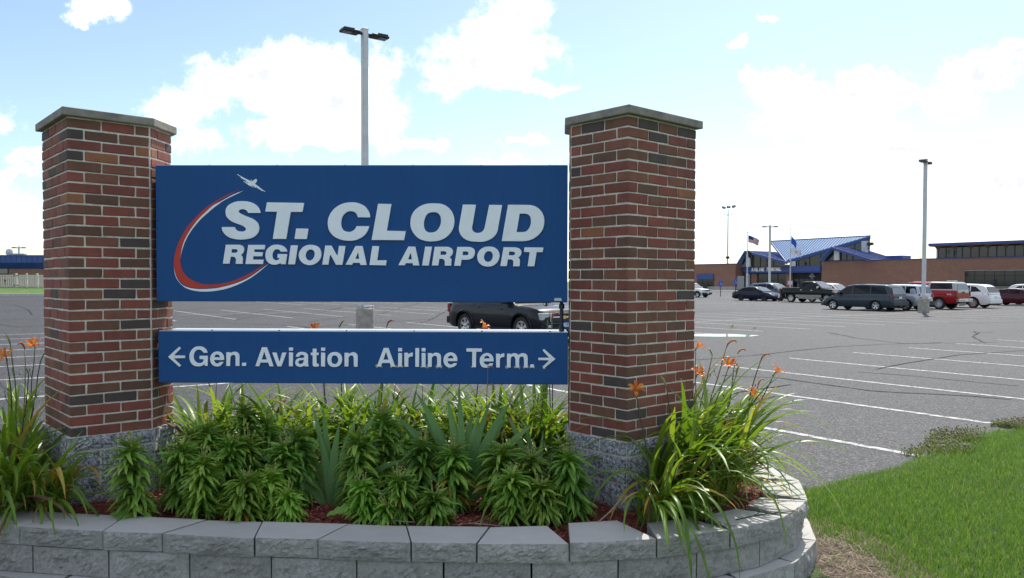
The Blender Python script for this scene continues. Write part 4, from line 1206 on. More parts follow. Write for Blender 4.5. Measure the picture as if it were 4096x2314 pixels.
def build_pillar(name, label, corner, phi, side):
    """side -1: pillar at the left of the sign, +1: at the right; corner is its corner nearest the viewer"""
    root = thing(name, label, 'pillar', (corner[0], corner[1], 0.40), -phi)
    kk = math.sqrt(.5)
    A, B = 0.704, 0.500
    sx = side
    f = Vector((0, 0))
    o = Vector((sx * A * kk, A * kk))
    s = Vector((-sx * B * kk, B * kk))
    c2 = Vector((-sx * B * kk, B * kk + (A - B) * 2 * kk))
    bk = Vector((0, 2 * A * kk))
    plan = [f, o, bk, c2, s] if sx > 0 else [f, s, c2, bk, o]
    cen = Vector((0.0, A * kk))
    z0 = PILLAR_Z0 - 0.40
    # mortar core, recessed behind the brick faces
    def inset(d):
        out = []
        n = len(plan)
        for i in range(n):
            p0, p1, p2 = plan[i - 1], plan[i], plan[(i + 1) % n]
            e1, e2 = (p1 - p0).normalized(), (p2 - p1).normalized()
            n1, n2 = Vector((-e1.y, e1.x)), Vector((-e2.y, e2.x))
            b = (n1 + n2).normalized()
            out.append(p1 + b * (d / max(0.2, b.dot(n1))))
        return out
    core = inset(0.0050)
    MB().prism([tuple(p) for p in core], z0 - 0.01, z0 + COURSES * COURSE + 0.004).build('mortar_joints', 'mortar', root)
    cache = {}
    variants = 4

    def brick(p, d, ln, z, flip):
        """p start point on the face, d direction along the face, body inward"""
        ln = round(ln, 3)
        key = (ln, random.randrange(variants))
        if key not in cache:
            cache[key] = brick_mesh(ln, BRICK_D, BRICK_H, hash(key))
        nrm = Vector((-d.y, d.x)) if not flip else Vector((d.y, -d.x))
        if flip:      # keep a right-handed frame: start from the other end
            p = p + d * ln
            d = -d
            nrm = Vector((-d.y, d.x))
        jog = random.uniform(-.0010, .0028)
        q = p - nrm * jog
        mat = Matrix(((d.x, nrm.x, 0, q.x), (d.y, nrm.y, 0, q.y), (0, 0, 1, z + random.uniform(-.0012, .0012)), (0, 0, 0, 1)))
        return cache[key], mat
    rear = MB()
    for i in range(COURSES):
        z = z0 + i * COURSE
        ev = (i % 2 == 0)
        faces = []
        do, di = (o - f).normalized(), (s - f).normalized()
        dc = (c2 - s).normalized()
        db = (bk - o).normalized()
        flip_o, flip_i = (sx < 0), (sx > 0)
        if ev:
            faces += [(f + do * a, do, .194, flip_o) for a in (0, .204, .408)]
            faces += [(f + di * .102, di, .194, flip_i), (f + di * .306, di, .184, flip_i)]
            faces += [(o, db, .194, flip_o)]
            faces += [(s + dc * .010, dc, .190, flip_i), (s + dc * .21, dc, .0725, flip_i)]
        else:
            faces += [(f + do * a, do, .194, flip_o) for a in (.102, .306, .510)]
            faces += [(f + di * 0, di, .194, flip_i), (f + di * .204, di, .194, flip_i), (f + di * .408, di, .082, flip_i)]
            faces += [(s + dc * .010, dc, .072, flip_i), (s + dc * .092, dc, .190, flip_i)]
        for p, d, ln, fl in faces:
            me, mat = brick(p, d, ln, z, fl)
            obj('brick', me, root, mat)
        # faces away from the viewer
        for p, d, ln, fl in ([(o + db * a, db, .194, flip_o) for a in ((.204, .408) if ev else (.102, .306, .510))] +
                             [(bk + (c2 - bk).normalized() * a, (c2 - bk).normalized(), w, flip_o) for a, w in (((.102, .194), (.306, .188)) if ev else ((0.0, .194), (.204, .194), (.408, .086)))]):
            me, mat = brick(p, d, ln, z, fl)
            rear.add([mat @ v.co for v in me.vertices], [tuple(q.vertices) for q in me.polygons])
    tag(rear.build('rear_bricks', 'brick', root), kind='stuff')
    # speckled block plinth
    zz = z0
    for ci, hh in enumerate((0.098, 0.172, 0.172)):
        zt, zb = zz, zz - hh
        out = inset(-0.016)
        n = len(out)
        for i in range(n):
            a, b = out[i], out[(i + 1) % n]
            ln = (b - a).length
            d = (b - a).normalized()
            cuts = [0, ln] if ln < .34 else ([0, ln * (.36 if ci % 2 else .56), ln] if ln < .6 else [0, ln * (.30 if ci % 2 else .55), ln * (.80 if ci % 2 else 1.0), ln][:4 if ci % 2 else 3])
            if cuts[-1] != ln:
                cuts.append(ln)
            nin = Vector((-d.y, d.x))
            for u0, u1 in zip(cuts[:-1], cuts[1:]):
                g = 0.007
                me, og = block_mesh('plinth_block', a + d * (u0 + g), a + d * (u1 - g), a + d * (u1 - g) + nin * .09, a + d * (u0 + g) + nin * .09, zb + .010, zt - .004, 0.014, seed=i * 7 + ci * 3 + u0 * 10, top='granite_block')
                me.materials[0] = MATS['granite_block']
                ob = obj('plinth_block', me, root)
                ob.location = (og.x, og.y, 0)
        zz = zb
    MB().prism([tuple(p) for p in inset(-0.011)], zz - 0.1, z0 - 0.002).build('plinth_core', 'mortar', root)
    # coping slab with a drip edge
    top = z0 + COURSES * COURSE
    bm = bmesh.new()
    ring = [bm.verts.new((p.x, p.y, top)) for p in inset(-0.034)]
    face = bm.faces.new(ring)
    ext = bmesh.ops.extrude_face_region(bm, geom=[face])
    for v in [e for e in ext['geom'] if isinstance(e, bmesh.types.BMVert)]:
        v.co.z += 0.052
    bmesh.ops.bevel(bm, geom=list(bm.edges), offset=0.004, segments=1, affect='EDGES')
    MB().bm(bm).build('coping_slab', 'cap_stone', root)
    return root


# ------------------------------------------------------------------ plants
def strip_mesh(name, ctr, wid, mat, fold=0.25, side=(0, 1, 0)):
    """leaf blade: centre line points, half widths, folded along the middle"""
    vs, fs = [], []
    s = Vector(side)
    n = len(ctr)
    for i, (p, w) in enumerate(zip(ctr, wid)):
        p = Vector(p)
        d = (Vector(ctr[min(i + 1, n - 1)]) - Vector(ctr[max(i - 1, 0)])).normalized()
        up = s.cross(d).normalized()
        if up.z < 0:
            up = -up
        vs += [p + s * w + up * w * fold, p, p - s * w + up * w * fold]
    for i in range(n - 1):
        a = i * 3
        fs += [(a, a + 3, a + 4, a + 1), (a + 1, a + 4, a + 5, a + 2)]
    me = MB().add(vs, fs).mesh(name, mat, smooth=3.2)
    return me


def fan_mesh(name, ctr, wid, mat):
    """sword leaf: its flat side lies in the plane of the fan"""
    vs, fs = [], []
    n = len(ctr)
    for i, (p, w) in enumerate(zip(ctr, wid)):
        p = Vector(p)
        d = (Vector(ctr[min(i + 1, n - 1)]) - Vector(ctr[max(i - 1, 0)])).normalized()
        s = d.cross(Vector((0, 1, 0))).normalized()
        vs += [p + s * w, p + Vector((0, -.003 * w / .02, 0)), p - s * w]
    for i in range(n - 1):
        a = i * 3
        fs += [(a, a + 3, a + 4, a + 1), (a + 1, a + 4, a + 5, a + 2)]
    return MB().add(vs, fs).mesh(name, mat, smooth=3.2)


def arc_points(L, a0, bend, n, tw=0.0, power=1.0):
    """curve in the x-z plane starting at angle a0 above horizontal, turning down by bend radians over its length"""
    pts, x, z = [(0, 0, 0)], 0.0, 0.0
    for i in range(1, n + 1):
        t = (i - .5) / n
        a = a0 - bend * t ** power
        x += math.cos(a) * L / n
        z += math.sin(a) * L / n
        pts.append((x, tw * t * t, z))
    return pts


LEAF = {}


def leaf_bank():
    def lanceolate(t):
        return math.sin(PI * min(1, t ** 0.72)) ** 0.8 if 0 < t < 1 else 0.05
    for key, mat in (('lily', 'lily_leaf'), ('lily_light', 'lily_leaf_light'), ('lily_yellow', 'yellow_leaf')):
        bank = []
        for a0, bend in ((1.0, 0.9), (0.85, 1.15), (0.65, 1.35), (0.5, 1.5), (0.3, 1.3), (0.05, 1.1), (-0.15, 0.8), (0.75, 0.7)):
            c = arc_points(0.108, a0, bend, 6, random.uniform(-.012, .012), 1.1)
            w = [0.0018 + 0.0072 * lanceolate(i / 6) for i in range(7)]
            w[-1] = 0.0004
            bank.append(strip_mesh('leaf', c, w, mat, 0.35))
        LEAF[key] = bank
    for key, mat in (('day', 'daylily_leaf'), ('day_yellow', 'yellow_leaf'), ('day_brown', 'brown_leaf')):
        bank = []
        for a0, bend, pw in ((1.45, 0.9, 1.6), (1.40, 1.5, 1.5), (1.35, 2.0, 1.4), (1.30, 2.4, 1.4), (1.20, 2.6, 1.2), (1.1, 2.2, 1.0), (1.0, 2.0, 1.0), (1.25, 1.4, 2.4), (1.3, 3.0, 2.2)):
            c = arc_points(0.62, a0, bend, 10, random.uniform(-.06, .06), pw)
            w = [0.0104 * (0.75 + 0.5 * min(1, i / 3)) * (1 - (i / 10) ** 3.5) + .0006 for i in range(11)]
            bank.append(strip_mesh('leaf', c, w, mat, 0.45))
        LEAF[key] = bank
    bank = []
    for a0, bend in ((1.52, 0.15), (1.42, 0.3), (1.3, 0.4), (1.15, 0.5), (1.0, 0.7)):
        c = arc_points(0.50, a0, bend, 9, random.uniform(-.02, .02), 1.3)
        w = [0.021 * (0.8 + .35 * min(1, i / 4)) * (1 - (i / 9) ** 3.2) + .0008 for i in range(10)]
        bank.append(fan_mesh('leaf', c, w, 'iris_leaf'))
    LEAF['iris'] = bank
    # pedicels left after flowering
    m = MB()
    m.tube([(0, 0, 0), (.012, 0, .012), (.020, 0, .045)], [.0020, .0019, .0018], 5)
    m.tube([(.020, 0, .045), (.0205, 0, .056)], [.0036, .003], 5)
    LEAF['pedicel'] = [m.mesh('pedicel', 'bud_green', smooth=3.2)]
    # daylily petal, bud and withered flower
    c = [(0, 0, 0), (.010, 0, .022), (.022, 0, .040), (.038, 0, .050), (.053, 0, .050), (.063, 0, .042)]
    LEAF['petal'] = [strip_mesh('petal', c, [.003, .007, .012, .014, .010, .001], 'orange_petal', 0.3), strip_mesh('petal', [(x * .95, .002, z * 1.1) for x, y, z in c], [.003, .005, .009, .010, .007, .001], 'orange_petal', 0.3)]
    m = MB()
    m.tube([(0, 0, 0), (.006, 0, .018), (.018, 0, .042), (.032, 0, .060)], [.003, .006, .0065, .002], 7)
    LEAF['bud'] = [m.mesh('bud', 'bud_green', smooth=3.2)]
    m = MB()
    m.tube([(0, 0, 0), (.010, 0, .02), (.030, 0, .040), (.055, 0, .045), (.075, 0, .030)], [.003, .006, .007, .006, .001], 7)
    LEAF['withered'] = [m.mesh('withered_flower', 'withered_petal', smooth=3.2)]


def put(me, name, parent, loc, az, sc=1.0, pitch=0.0, roll=0.0):
    mat = Matrix.Translation(loc) @ Matrix.Rotation(az, 4, 'Z') @ Matrix.Rotation(-pitch, 4, 'Y') @ Matrix.Rotation(roll, 4, 'X')
    if isinstance(sc, (int, float)):
        sc = (sc, sc, sc)
    mat = mat @ Matrix.Diagonal((*sc, 1))
    return obj(name, me, parent, mat)


BED = 0.43


def lily(top, light=False, label='', seed=0, width=1.0, yellow=0):
    x, y, zt = top
    h = zt - BED
    R = random.Random(seed)
    root = thing('lily_plant', label, 'lily plant', (x, y, BED), 0.0, 'leafy lily stems gone to seed in the planting bed')
    lx, ly = R.uniform(-.03, .03), R.uniform(-.05, .0)
    sp = [(lx * (t ** 2), ly * (t ** 2), (h - .05) * t - .02 * (t == 0)) for t in (0, .25, .5, .75, 1)]
    MB().tube(sp, [.006, .0055, .005, .0045, .004], 6).build('stem', 'stem_green', root, 3.2)
    bank = LEAF['lily_light' if light else 'lily']
    tone = R.uniform(.72, 1.12)
    warm = R.uniform(.9, 1.12)
    size = R.uniform(.88, 1.14)
    n = min(292, int(120 + 290 * h))
    ga = 2.39996
    for i in range(n):
        t = (i + .5) / n
        z = 0.02 + (h - .07) * t ** 0.92
        az = i * ga + R.uniform(-.35, .35)
        # lower leaves hang, upper ones spread
        if t > .9:
            v = R.choice((0, 7, 1))
            s = R.uniform(.55, .85)
        elif t > .65:
            v = R.choice((1, 2, 3))
            s = R.uniform(.75, 1.2)
        elif t > .3:
            v = R.choice((2, 3, 4))
            s = R.uniform(.8, 1.3)
        else:
            v = R.choice((3, 4, 5, 6))
            s = R.uniform(.95, 1.25)
        if t < .15 and z < .06:
            v = R.choice((2, 3, 7))
        s *= (0.92 + 0.38 * min(1, h / .45)) * width
        me = bank[v]
        if R.random() < max(yellow, .012) and t < .5:
            me = LEAF['lily_yellow'][v]
        ft = (t ** 2)
        s *= size
        lf = put(me, 'leaf', root, (lx * ft, ly * ft, z), az, (s, s * R.uniform(.8, 1.2), s), R.uniform(-.25, .22), R.uniform(-.5, .5))
        lf.color = (tone * warm, tone, tone * .95, 1)
    for i in range(R.randint(6, 10)):
        az = i * 1.3 + R.uniform(-.4, .4)
        put(LEAF['pedicel'][0], 'pedicel', root, (lx, ly, h - .055 + R.uniform(-.01, .012)), az, R.uniform(1.0, 1.6), R.uniform(-.5, .25))
    return root


def daylily(x, y, label, n=42, size=1.0, seed=0, lean=None, z=BED, group='orange daylily clumps in the planting bed', spread=.10, brown=.05, yellow=.05, flop=0.0):
    R = random.Random(seed)
    root = thing('daylily_plant', label, 'daylily', (x, y, z), 0, group)
    for i in range(n):
        az = R.uniform(0, 2 * PI)
        if lean is not None and R.random() < .55:
            az = lean + R.gauss(0, .7)
        v = R.choice((0, 0, 1, 1, 2, 2, 3, 3, 7, 7, 7, 8) if R.random() > flop else (4, 5, 6, 3))
        s = size * R.uniform(.62, 1.12)
        q = R.random()
        key = 'day_brown' if q < brown else 'day_yellow' if q < brown + yellow else 'day'
        r = spread * math.sqrt(R.random())
        b = R.uniform(0, 2 * PI)
        put(LEAF[key][v], 'leaf', root, (r * math.cos(b), r * math.sin(b), -.01), az, (s, s * R.uniform(.8, 1.25), s), R.uniform(-.12, .15), R.uniform(-.25, .25))
    return root


def flower(root, base, head, R, face=None, kind='flower', extra=2):
    """scape from the clump to the flower, with its side buds; positions relative to the plant"""
    b, t = Vector(base), Vector(head)
    mid = b.lerp(t, .5) + Vector((R.uniform(-.05, .05), R.uniform(-.03, .03), .05))
    pts = []
    for i in range(9):
        u = i / 8
        p = b * (1 - u) ** 2 + mid * 2 * u * (1 - u) + t * u ** 2
        pts.append(p + Vector((R.uniform(-.006, .006), 0, R.uniform(-.003, .003))) * (0 < i < 8))
    m = MB().tube(pts, [.0056 - .0024 * i / 8 for i in range(9)], 6)
    for i in range(extra):
        p = pts[6 - i]
        q = p + Vector((R.uniform(-.06, .06), R.uniform(-.03, .03), R.uniform(.03, .08)))
        m.tube([p, p.lerp(q, .5) + Vector((0, 0, -.008)), q], [.002, .0018, .0016], 5)
        m.tube([q, q + Vector((0, 0, .012))], [.0035, .003], 5)
    m.build('scape', 'stem_dark' if R.random() < .6 else 'stem_green', root, 3.2)
    az = face if face is not None else R.uniform(0, 2 * PI)
    if kind == 'flower':
        f = MB().tube([(0, 0, -.028), (0, 0, .004)], [.002, .005], 6).mesh('flower', 'bud_green', 3.2)
        fo = obj('flower', f, root, Matrix.Translation(t) @ Matrix.Rotation(az, 4, 'Z') @ Matrix.Rotation(.75, 4, 'Y') @ Matrix.Diagonal((1.0, 1.0, 1.0, 1)))
        for i in range(6):
            put(LEAF['petal'][i % 2], 'petal', fo, (0, 0, 0), i * PI / 3 + R.uniform(-.1, .1), R.uniform(.82, .98), R.uniform(-.15, .15))
        for i in range(3):
            a = i * 2.1
            MB().tube([(0, 0, 0), (.008 * math.cos(a), .008 * math.sin(a), .045)], .0008, 4).build('stamen', 'gold', fo)
    else:
        me = LEAF['withered' if kind == 'withered' else 'bud'][0]
        put(me, 'withered_flower' if kind == 'withered' else 'bud', root, t, az, R.uniform(.9, 1.2), R.uniform(-.2, .3))


LILIES = [
    (-2.23, 4.66, 0.93, 'lone dark green lily in front of the left brick pillar'),
    (-1.93, 5.05, 0.97, 'tall lily with pale seed stalks right of the left pillar, behind the front clump'),
    (-1.72, 5.15, 1.07, 'tallest lily of the left clump, dark, touching the daylily leaves under the sign'),
    (-1.84, 4.66, 0.85, 'broad lily with upright pale seed stalks at the front left of the left clump'),
    (-1.75, 4.85, 0.91, 'lily in the middle of the left clump, behind the front row'),
    (-1.67, 4.95, 0.90, 'lily in the middle of the left clump, right of the one with pale stalks'),
    (-1.57, 4.62, 0.74, 'low bright green lily drooping over the wall cap in the left clump'),
    (-1.43, 4.72, 0.74, 'bright green lily behind the low drooping one in the left clump'),
    (-1.30, 4.62, 0.65, 'smallest lily at the right end of the left clump, by the bare mulch'),
    (-1.34, 5.00, 0.94, 'dark lily just left of the left sword-leaved iris'),
    (-1.43, 4.90, 0.87, 'lily between the left clump and the left iris'),
    (-2.04, 4.85, 0.89, 'lily at the left edge of the left clump, beside the pillar plinth'),
    (-0.95, 4.90, 0.92, 'lily just right of the left iris'),
    (-0.85, 4.62, 0.70, 'light green narrow lily above the broad dock leaf'),
    (-0.81, 5.10, 1.04, 'tall dark lily in the centre of the bed below the direction sign'),
    (-0.57, 4.90, 0.90, 'lily with yellowing lower leaves in the centre of the bed'),
    (-0.37, 4.85, 0.87, 'lily with yellow streaks left of the middle iris'),
    (-0.64, 4.62, 0.75, 'lily with many seed stalks at the front of the middle clump'),
    (-0.45, 4.58, 0.66, 'low lily with broad dark leaves at the right front of the middle clump'),
    (-0.08, 4.85, 0.87, 'dark lily at the left of the right-hand clump, behind the front row'),
    (0.01, 4.62, 0.77, 'front left lily of the right-hand clump, hanging to the wall cap'),
    (0.19, 4.60, 0.71, 'front middle lily of the right-hand clump'),
    (0.12, 4.80, 0.83, 'lily behind the front row of the right-hand clump'),
    (0.36, 4.72, 0.86, 'lily with many yellow-green stalks against the right pillar plinth'),
    (0.29, 4.90, 0.89, 'back lily of the right-hand clump beside the right pillar'),
    (-0.73, 4.55, 0.61, 'tiny lily shoot at the wall cap in front of the middle clump'),
    (-2.05, 5.10, 0.92, 'lily half hidden behind the left clump next to the pillar'),
    (-1.59, 5.20, 0.98, 'lily at the back of the left clump under the sign'),
]


def build_plants():
    leaf_bank()
    for i, (x, y, zt, lab) in enumerate(LILIES):
        lily((x, y, zt), light=i in (6, 7, 13, 8), label=lab, seed=100 + i, width=1.0 if i != 25 else .8, yellow={15: .25, 16: .3, 17: .12, 8: .05}.get(i, 0.0))
    # iris fans
    for i, (x, y, zr, lab, n, s) in enumerate(((-1.15, 5.0, .1, 'blue-green iris fan in the gap between left and middle lilies', 15, 1.25), (-0.31, 4.98, -.1, 'largest blue-green iris fan, in the middle of the bed', 21, 1.5),
                                               (0.17, 5.12, .2, 'iris fan behind the right-hand lilies, beside the right pillar', 10, 1.15), (-2.22, 5.18, 0, 'single iris shoot against the left pillar plinth', 4, .8), (-1.45, 5.22, 0.3, 'iris leaves behind the left lilies', 5, 1.1))):
        R = random.Random(300 + i)
        root = thing('iris_plant', lab, 'iris', (x, y, BED), zr, 'iris fans in the planting bed')
        for j in range(n):
            f = (j / max(1, n - 1)) * 2 - 1
            v = min(4, int(abs(f) * 4.99))
            az = (0 if f > 0 else PI) + R.uniform(-.35, .35)
            put(LEAF['iris'][v], 'leaf', root, (f * .03, R.uniform(-.03, .03), -.01), az, (s * R.uniform(.7, 1.08), s * R.uniform(.85, 1.1), s * R.uniform(.7, 1.08)), R.uniform(-.06, .06))
        if i == 1:   # dry flower stalk standing in front of the lower board
            MB().tube([(.10, .08, .05), (.125, .16, .5), (.135, .20, .87)], [.004, .0035, .003], 6).build('flower_stalk', 'stem_green', root, 3.2)
            for zz, a in ((.86, -.5), (.74, .4)):
                put(LEAF['withered'][0], 'withered_flower', root, (.134, .19, zz), a, .55, -.6).color = (.9, 1.1, 1.6, 1)
    # daylilies behind the sign
    place = ['just right of the left pillar', 'left of centre, second from the left pillar', 'in the left half of the bed', 'left of the tall dark lily', 'at the centre of the sign', 'right of centre', 'behind the largest iris', 'third from the right pillar', 'second from the right pillar', 'beside the right pillar']
    rb = []
    for i, x in enumerate((-2.2, -1.98, -1.62, -1.30, -0.98, -0.66, -0.30, -0.12, 0.14, 0.30)):
        rb.append(daylily(x, 5.72 + .16 * (i % 2), 'yellow-green daylily clump behind the direction sign, ' + place[i], 112, 1.34, 400 + i, spread=.12, flop=.25, brown=.025, yellow=.035))
    R = random.Random(9)
    def rel(root, p):
        return (p[0] - root.location.x, p[1] - root.location.y, p[2] - root.location.z)
    for idx, p, kind in ((3, (-1.49, 6.0, 1.47), 'flower'), (6, (-0.23, 6.0, 1.49), 'flower'), (4, (-0.95, 6.0, 1.50), 'withered'), (3, (-1.31, 6.0, 1.50), 'bud'), (9, (0.30, 6.0, 1.56), 'withered'), (9, (0.27, 6.05, 1.50), 'bud')):
        flower(rb[idx], (0, 0, 0), rel(rb[idx], p), R, None, kind)
    # bare scapes standing among the leaves
    for idx in (0, 1, 3, 4, 5, 6, 7, 8):
        for _ in range(1):
            t = Vector((R.uniform(-.15, .15), R.uniform(-.1, .1), R.uniform(.65, .78)))
            m = MB().tube([(0, 0, 0), t * .5 + Vector((R.uniform(-.03, .03), 0, .02)), t], [.004, .0035, .0025], 6)
            m.build('scape', 'stem_dark', rb[idx], 3.2)
    # daylilies round the right pillar, spilling over the wall
    rr = [daylily(0.84, 4.62, 'daylily clump spilling over the wall cap at the foot of the right pillar', 46, 1.05, 500, lean=-.9, flop=.45, yellow=.09, brown=.05),
          daylily(1.08, 4.80, 'dense daylily clump right of the right pillar, second from the wall cap', 52, 1.15, 501, lean=-.4, flop=.35),
          daylily(1.30, 5.05, 'daylily clump with most open flowers right of the right pillar', 74, 1.5, 502, lean=-.2, flop=.12),
          daylily(1.48, 5.38, 'daylily clump nearest the curved end of the wall', 46, 1.15, 503, lean=0, flop=.2, brown=.09, yellow=.07),
          daylily(1.22, 5.50, 'daylily clump behind the right pillar, against the asphalt', 76, 1.6, 504, lean=.2, flop=.08),
          daylily(0.98, 5.05, 'daylily clump close to the right face of the right pillar', 74, 1.5, 505, lean=-.3, flop=.08)]
    for idx, p, kind, fa in ((0, (0.74, 4.72, 1.19), 'flower', -1.6), (5, (1.23, 5.25, 1.23), 'flower', -1.2), (4, (1.51, 5.5, 1.26), 'flower', -1.7), (3, (1.78, 5.35, 1.23), 'flower', -.6), (3, (1.56, 5.15, 1.10), 'flower', -1.0), (4, (1.35, 5.8, 1.36), 'flower', .2),
                             (1, (0.96, 4.9, 1.20), 'bud', None), (4, (1.52, 5.6, 1.39), 'withered', .3), (2, (1.57, 5.5, 1.35), 'withered', .4), (3, (1.70, 5.4, 1.31), 'withered', 0.), (2, (1.52, 5.35, 1.22), 'bud', None), (4, (1.42, 5.6, 1.33), 'bud', None), (3, (1.62, 5.2, 1.16), 'withered', .6)):
        flower(rr[idx], (0, 0, 0), rel(rr[idx], p), R, fa, kind, 3)
    # long leaves fallen over the wall cap, each drawn by its own curve
    falls = [((0.86, 4.56), [(.86, 4.50, .62), (.90, 4.36, .66), (.93, 4.22, .56), (.94, 4.13, .38), (.945, 4.11, .28)], 'daylily_leaf', .011),
             ((0.95, 4.6), [(.95, 4.55, .60), (1.05, 4.40, .68), (1.14, 4.26, .60), (1.20, 4.18, .42), (1.21, 4.16, .26)], 'daylily_leaf', .010),
             ((0.9, 4.52), [(.88, 4.47, .60), (.93, 4.32, .58), (1.0, 4.17, .44), (1.05, 4.10, .24), (1.07, 4.09, .16)], 'daylily_leaf', .008),
             ((1.15, 4.8), [(1.2, 4.70, .70), (1.36, 4.55, .74), (1.48, 4.44, .62), (1.53, 4.40, .44), (1.535, 4.39, .36)], 'daylily_leaf', .010),
             ((1.5, 5.3), [(1.62, 5.22, .72), (1.82, 5.12, .70), (2.0, 5.02, .55), (2.10, 4.96, .36), (2.13, 4.94, .22)], 'daylily_leaf', .010),
             ((1.3, 4.95), [(1.42, 4.84, .64), (1.55, 4.76, .55), (1.66, 4.70, .49), (1.74, 4.68, .475)], 'yellow_leaf', .008),
             ((1.0, 4.65), [(1.05, 4.56, .56), (1.14, 4.48, .50), (1.22, 4.44, .478), (1.30, 4.44, .476)], 'brown_leaf', .007),
             ((1.5, 5.4), [(1.62, 5.40, .82), (1.82, 5.38, .98), (2.05, 5.35, .94), (2.22, 5.33, .80), (2.28, 5.32, .66)], 'daylily_leaf', .006),
             ((1.5, 5.45), [(1.65, 5.47, .80), (1.88, 5.48, .88), (2.05, 5.47, .80), (2.10, 5.46, .66)], 'yellow_leaf', .006),
             ((0.80, 4.60), [(.76, 4.56, .60), (.73, 4.52, .64), (.66, 4.48, .62), (.62, 4.46, .58)], 'yellow_leaf', .009)]
    for (bx, by), pts, mat, w in falls:
        root = rr[0] if bx < 1.0 else rr[1] if bx < 1.25 else rr[2] if bx < 1.4 else rr[3]
        P = [Vector((bx, by, BED))] + [Vector(p) for p in pts]
        fine = []
        for i in range(len(P) - 1):
            p0, p1, p2, p3 = P[max(i - 1, 0)], P[i], P[i + 1], P[min(i + 2, len(P) - 1)]
            for t in (0, .33, .67):
                fine.append(0.5 * (2 * p1 + (p2 - p0) * t + (2 * p0 - 5 * p1 + 4 * p2 - p3) * t * t + (3 * p1 - p0 - 3 * p2 + p3) * t ** 3))
        fine.append(P[-1])
        n = len(fine)
        d = (P[-1] - P[0])
        side = Vector((-d.y, d.x, 0)).normalized()
        wd = [w * (0.7 + .5 * min(1, i / 3)) * (1 - (i / (n - 1)) ** 4) + .0006 for i in range(n)]
        me = strip_mesh('leaf', [p - root.location for p in fine], wd, mat, .4, side)
        obj('leaf', me, root)
    # daylilies at the left
    rl = [daylily(-3.02, 4.72, 'daylily clump at the left edge of the photograph, front of the bed', 64, 1.05, 600, lean=-.6, flop=.4, yellow=.08),
          daylily(-2.82, 4.78, 'daylily clump against the left pillar plinth, drooping to the wall cap', 62, 1.05, 601, lean=-.7, flop=.45, yellow=.07),
          daylily(-3.22, 5.1, 'daylily clump with an orange flower left of the left pillar', 70, 1.3, 602, flop=.25),
          daylily(-3.45, 5.5, 'daylily clump farthest back at the left of the left pillar', 70, 1.35, 603, flop=.25),
          daylily(-3.30, 4.75, 'daylily clump cut by the left edge of the photograph', 50, 1.05, 604, flop=.35)]
    for idx, p, kind in ((2, (-3.20, 5.0, 1.36), 'flower'), (3, (-3.38, 5.6, 1.38), 'flower'), (2, (-3.30, 5.2, 1.43), 'bud'), (3, (-3.22, 5.4, 1.30), 'bud'), (2, (-3.12, 5.1, 1.24), 'bud'), (3, (-3.45, 5.6, 1.36), 'withered')):
        flower(rl[idx], (0, 0, 0), rel(rl[idx], p), R, -1.4 if kind == 'flower' else None, kind, 3)
    # small grass weeds
    for i, (x, y, n, s, lab) in enumerate(((1.10, 4.58, 60, .28, 'tuft of fine grass on the wall cap under the right daylilies'), (0.79, 4.50, 22, .22, 'tuft of grass at the corner between two wall caps by the right pillar'), (-0.17, 4.46, 7, .22, 'few blades of grass at the wall cap in the middle of the bed'), (0.42, 4.62, 9, .40, 'thin grass standing in the right-hand lilies'))):
        vs, fs = [], []
        RR = random.Random(700 + i)
        for j in range(n):
            pts = arc_points(s * RR.uniform(.5, 1.1), RR.uniform(.7, 1.5), RR.uniform(.8, 2.0), 6)
            az = RR.uniform(0, 2 * PI)
            ox, oy = RR.uniform(-.05, .05), RR.uniform(-.04, .04)
            o = len(vs)
            for q, (px, _, pz) in enumerate(pts):
                w = .0025 * (1 - q / 6.5)
                cx, cy = ox + px * math.cos(az), oy + px * math.sin(az)
                pz = max(pz, -.02)
                vs += [(cx - math.sin(az) * w, cy + math.cos(az) * w, pz), (cx + math.sin(az) * w, cy - math.cos(az) * w, pz)]
            for q in range(6):
                fs.append((o + 2 * q, o + 2 * q + 2, o + 2 * q + 3, o + 2 * q + 1))
        g = MB().add(vs, fs).build('grass_tuft', 'grass_blades')
        g.location = (x, y, BED + .045)
        tag(g, lab, 'grass tuft')
    # broad dock leaf lying on the mulch
    root = thing('dock_plant', 'single broad scalloped dock leaf lying on the mulch at the wall', 'weed', (-0.83, 4.665, BED + .02), 0)
    vs, fs = [], []
    n = 22
    for i in range(n + 1):
        t = i / n
        w = .042 * math.sin(PI * min(1, t * .93 + .07) ** .75) ** .7 * (1 + .10 * math.sin(t * 42)) if t < .999 else .002
        cx, cy, cz = -.26 * t, -.035 * t, .012 + .03 * math.sin(t * PI)
        vs += [(cx, cy + w * .8, cz + .010 + w * .75 + .004 * math.sin(t * 42)), (cx, cy, cz), (cx, cy - w * .9, cz + .004 - w * .25 + .004 * math.cos(t * 42))]
    for i in range(n):
        a = 3 * i
        fs += [(a, a + 3, a + 4, a + 1), (a + 1, a + 4, a + 5, a + 2)]
    MB().add(vs, fs).build('leaf', 'lily_leaf_light', root, 3.2)
    MB().tube([(-.26 * t, -.035 * t, .0145 + .03 * math.sin(t * PI)) for t in (0, .2, .4, .6, .8, .97)], [.004, .0035, .003, .0025, .002, .001], 6).build('midrib', 'bud_green', root, 3.2)
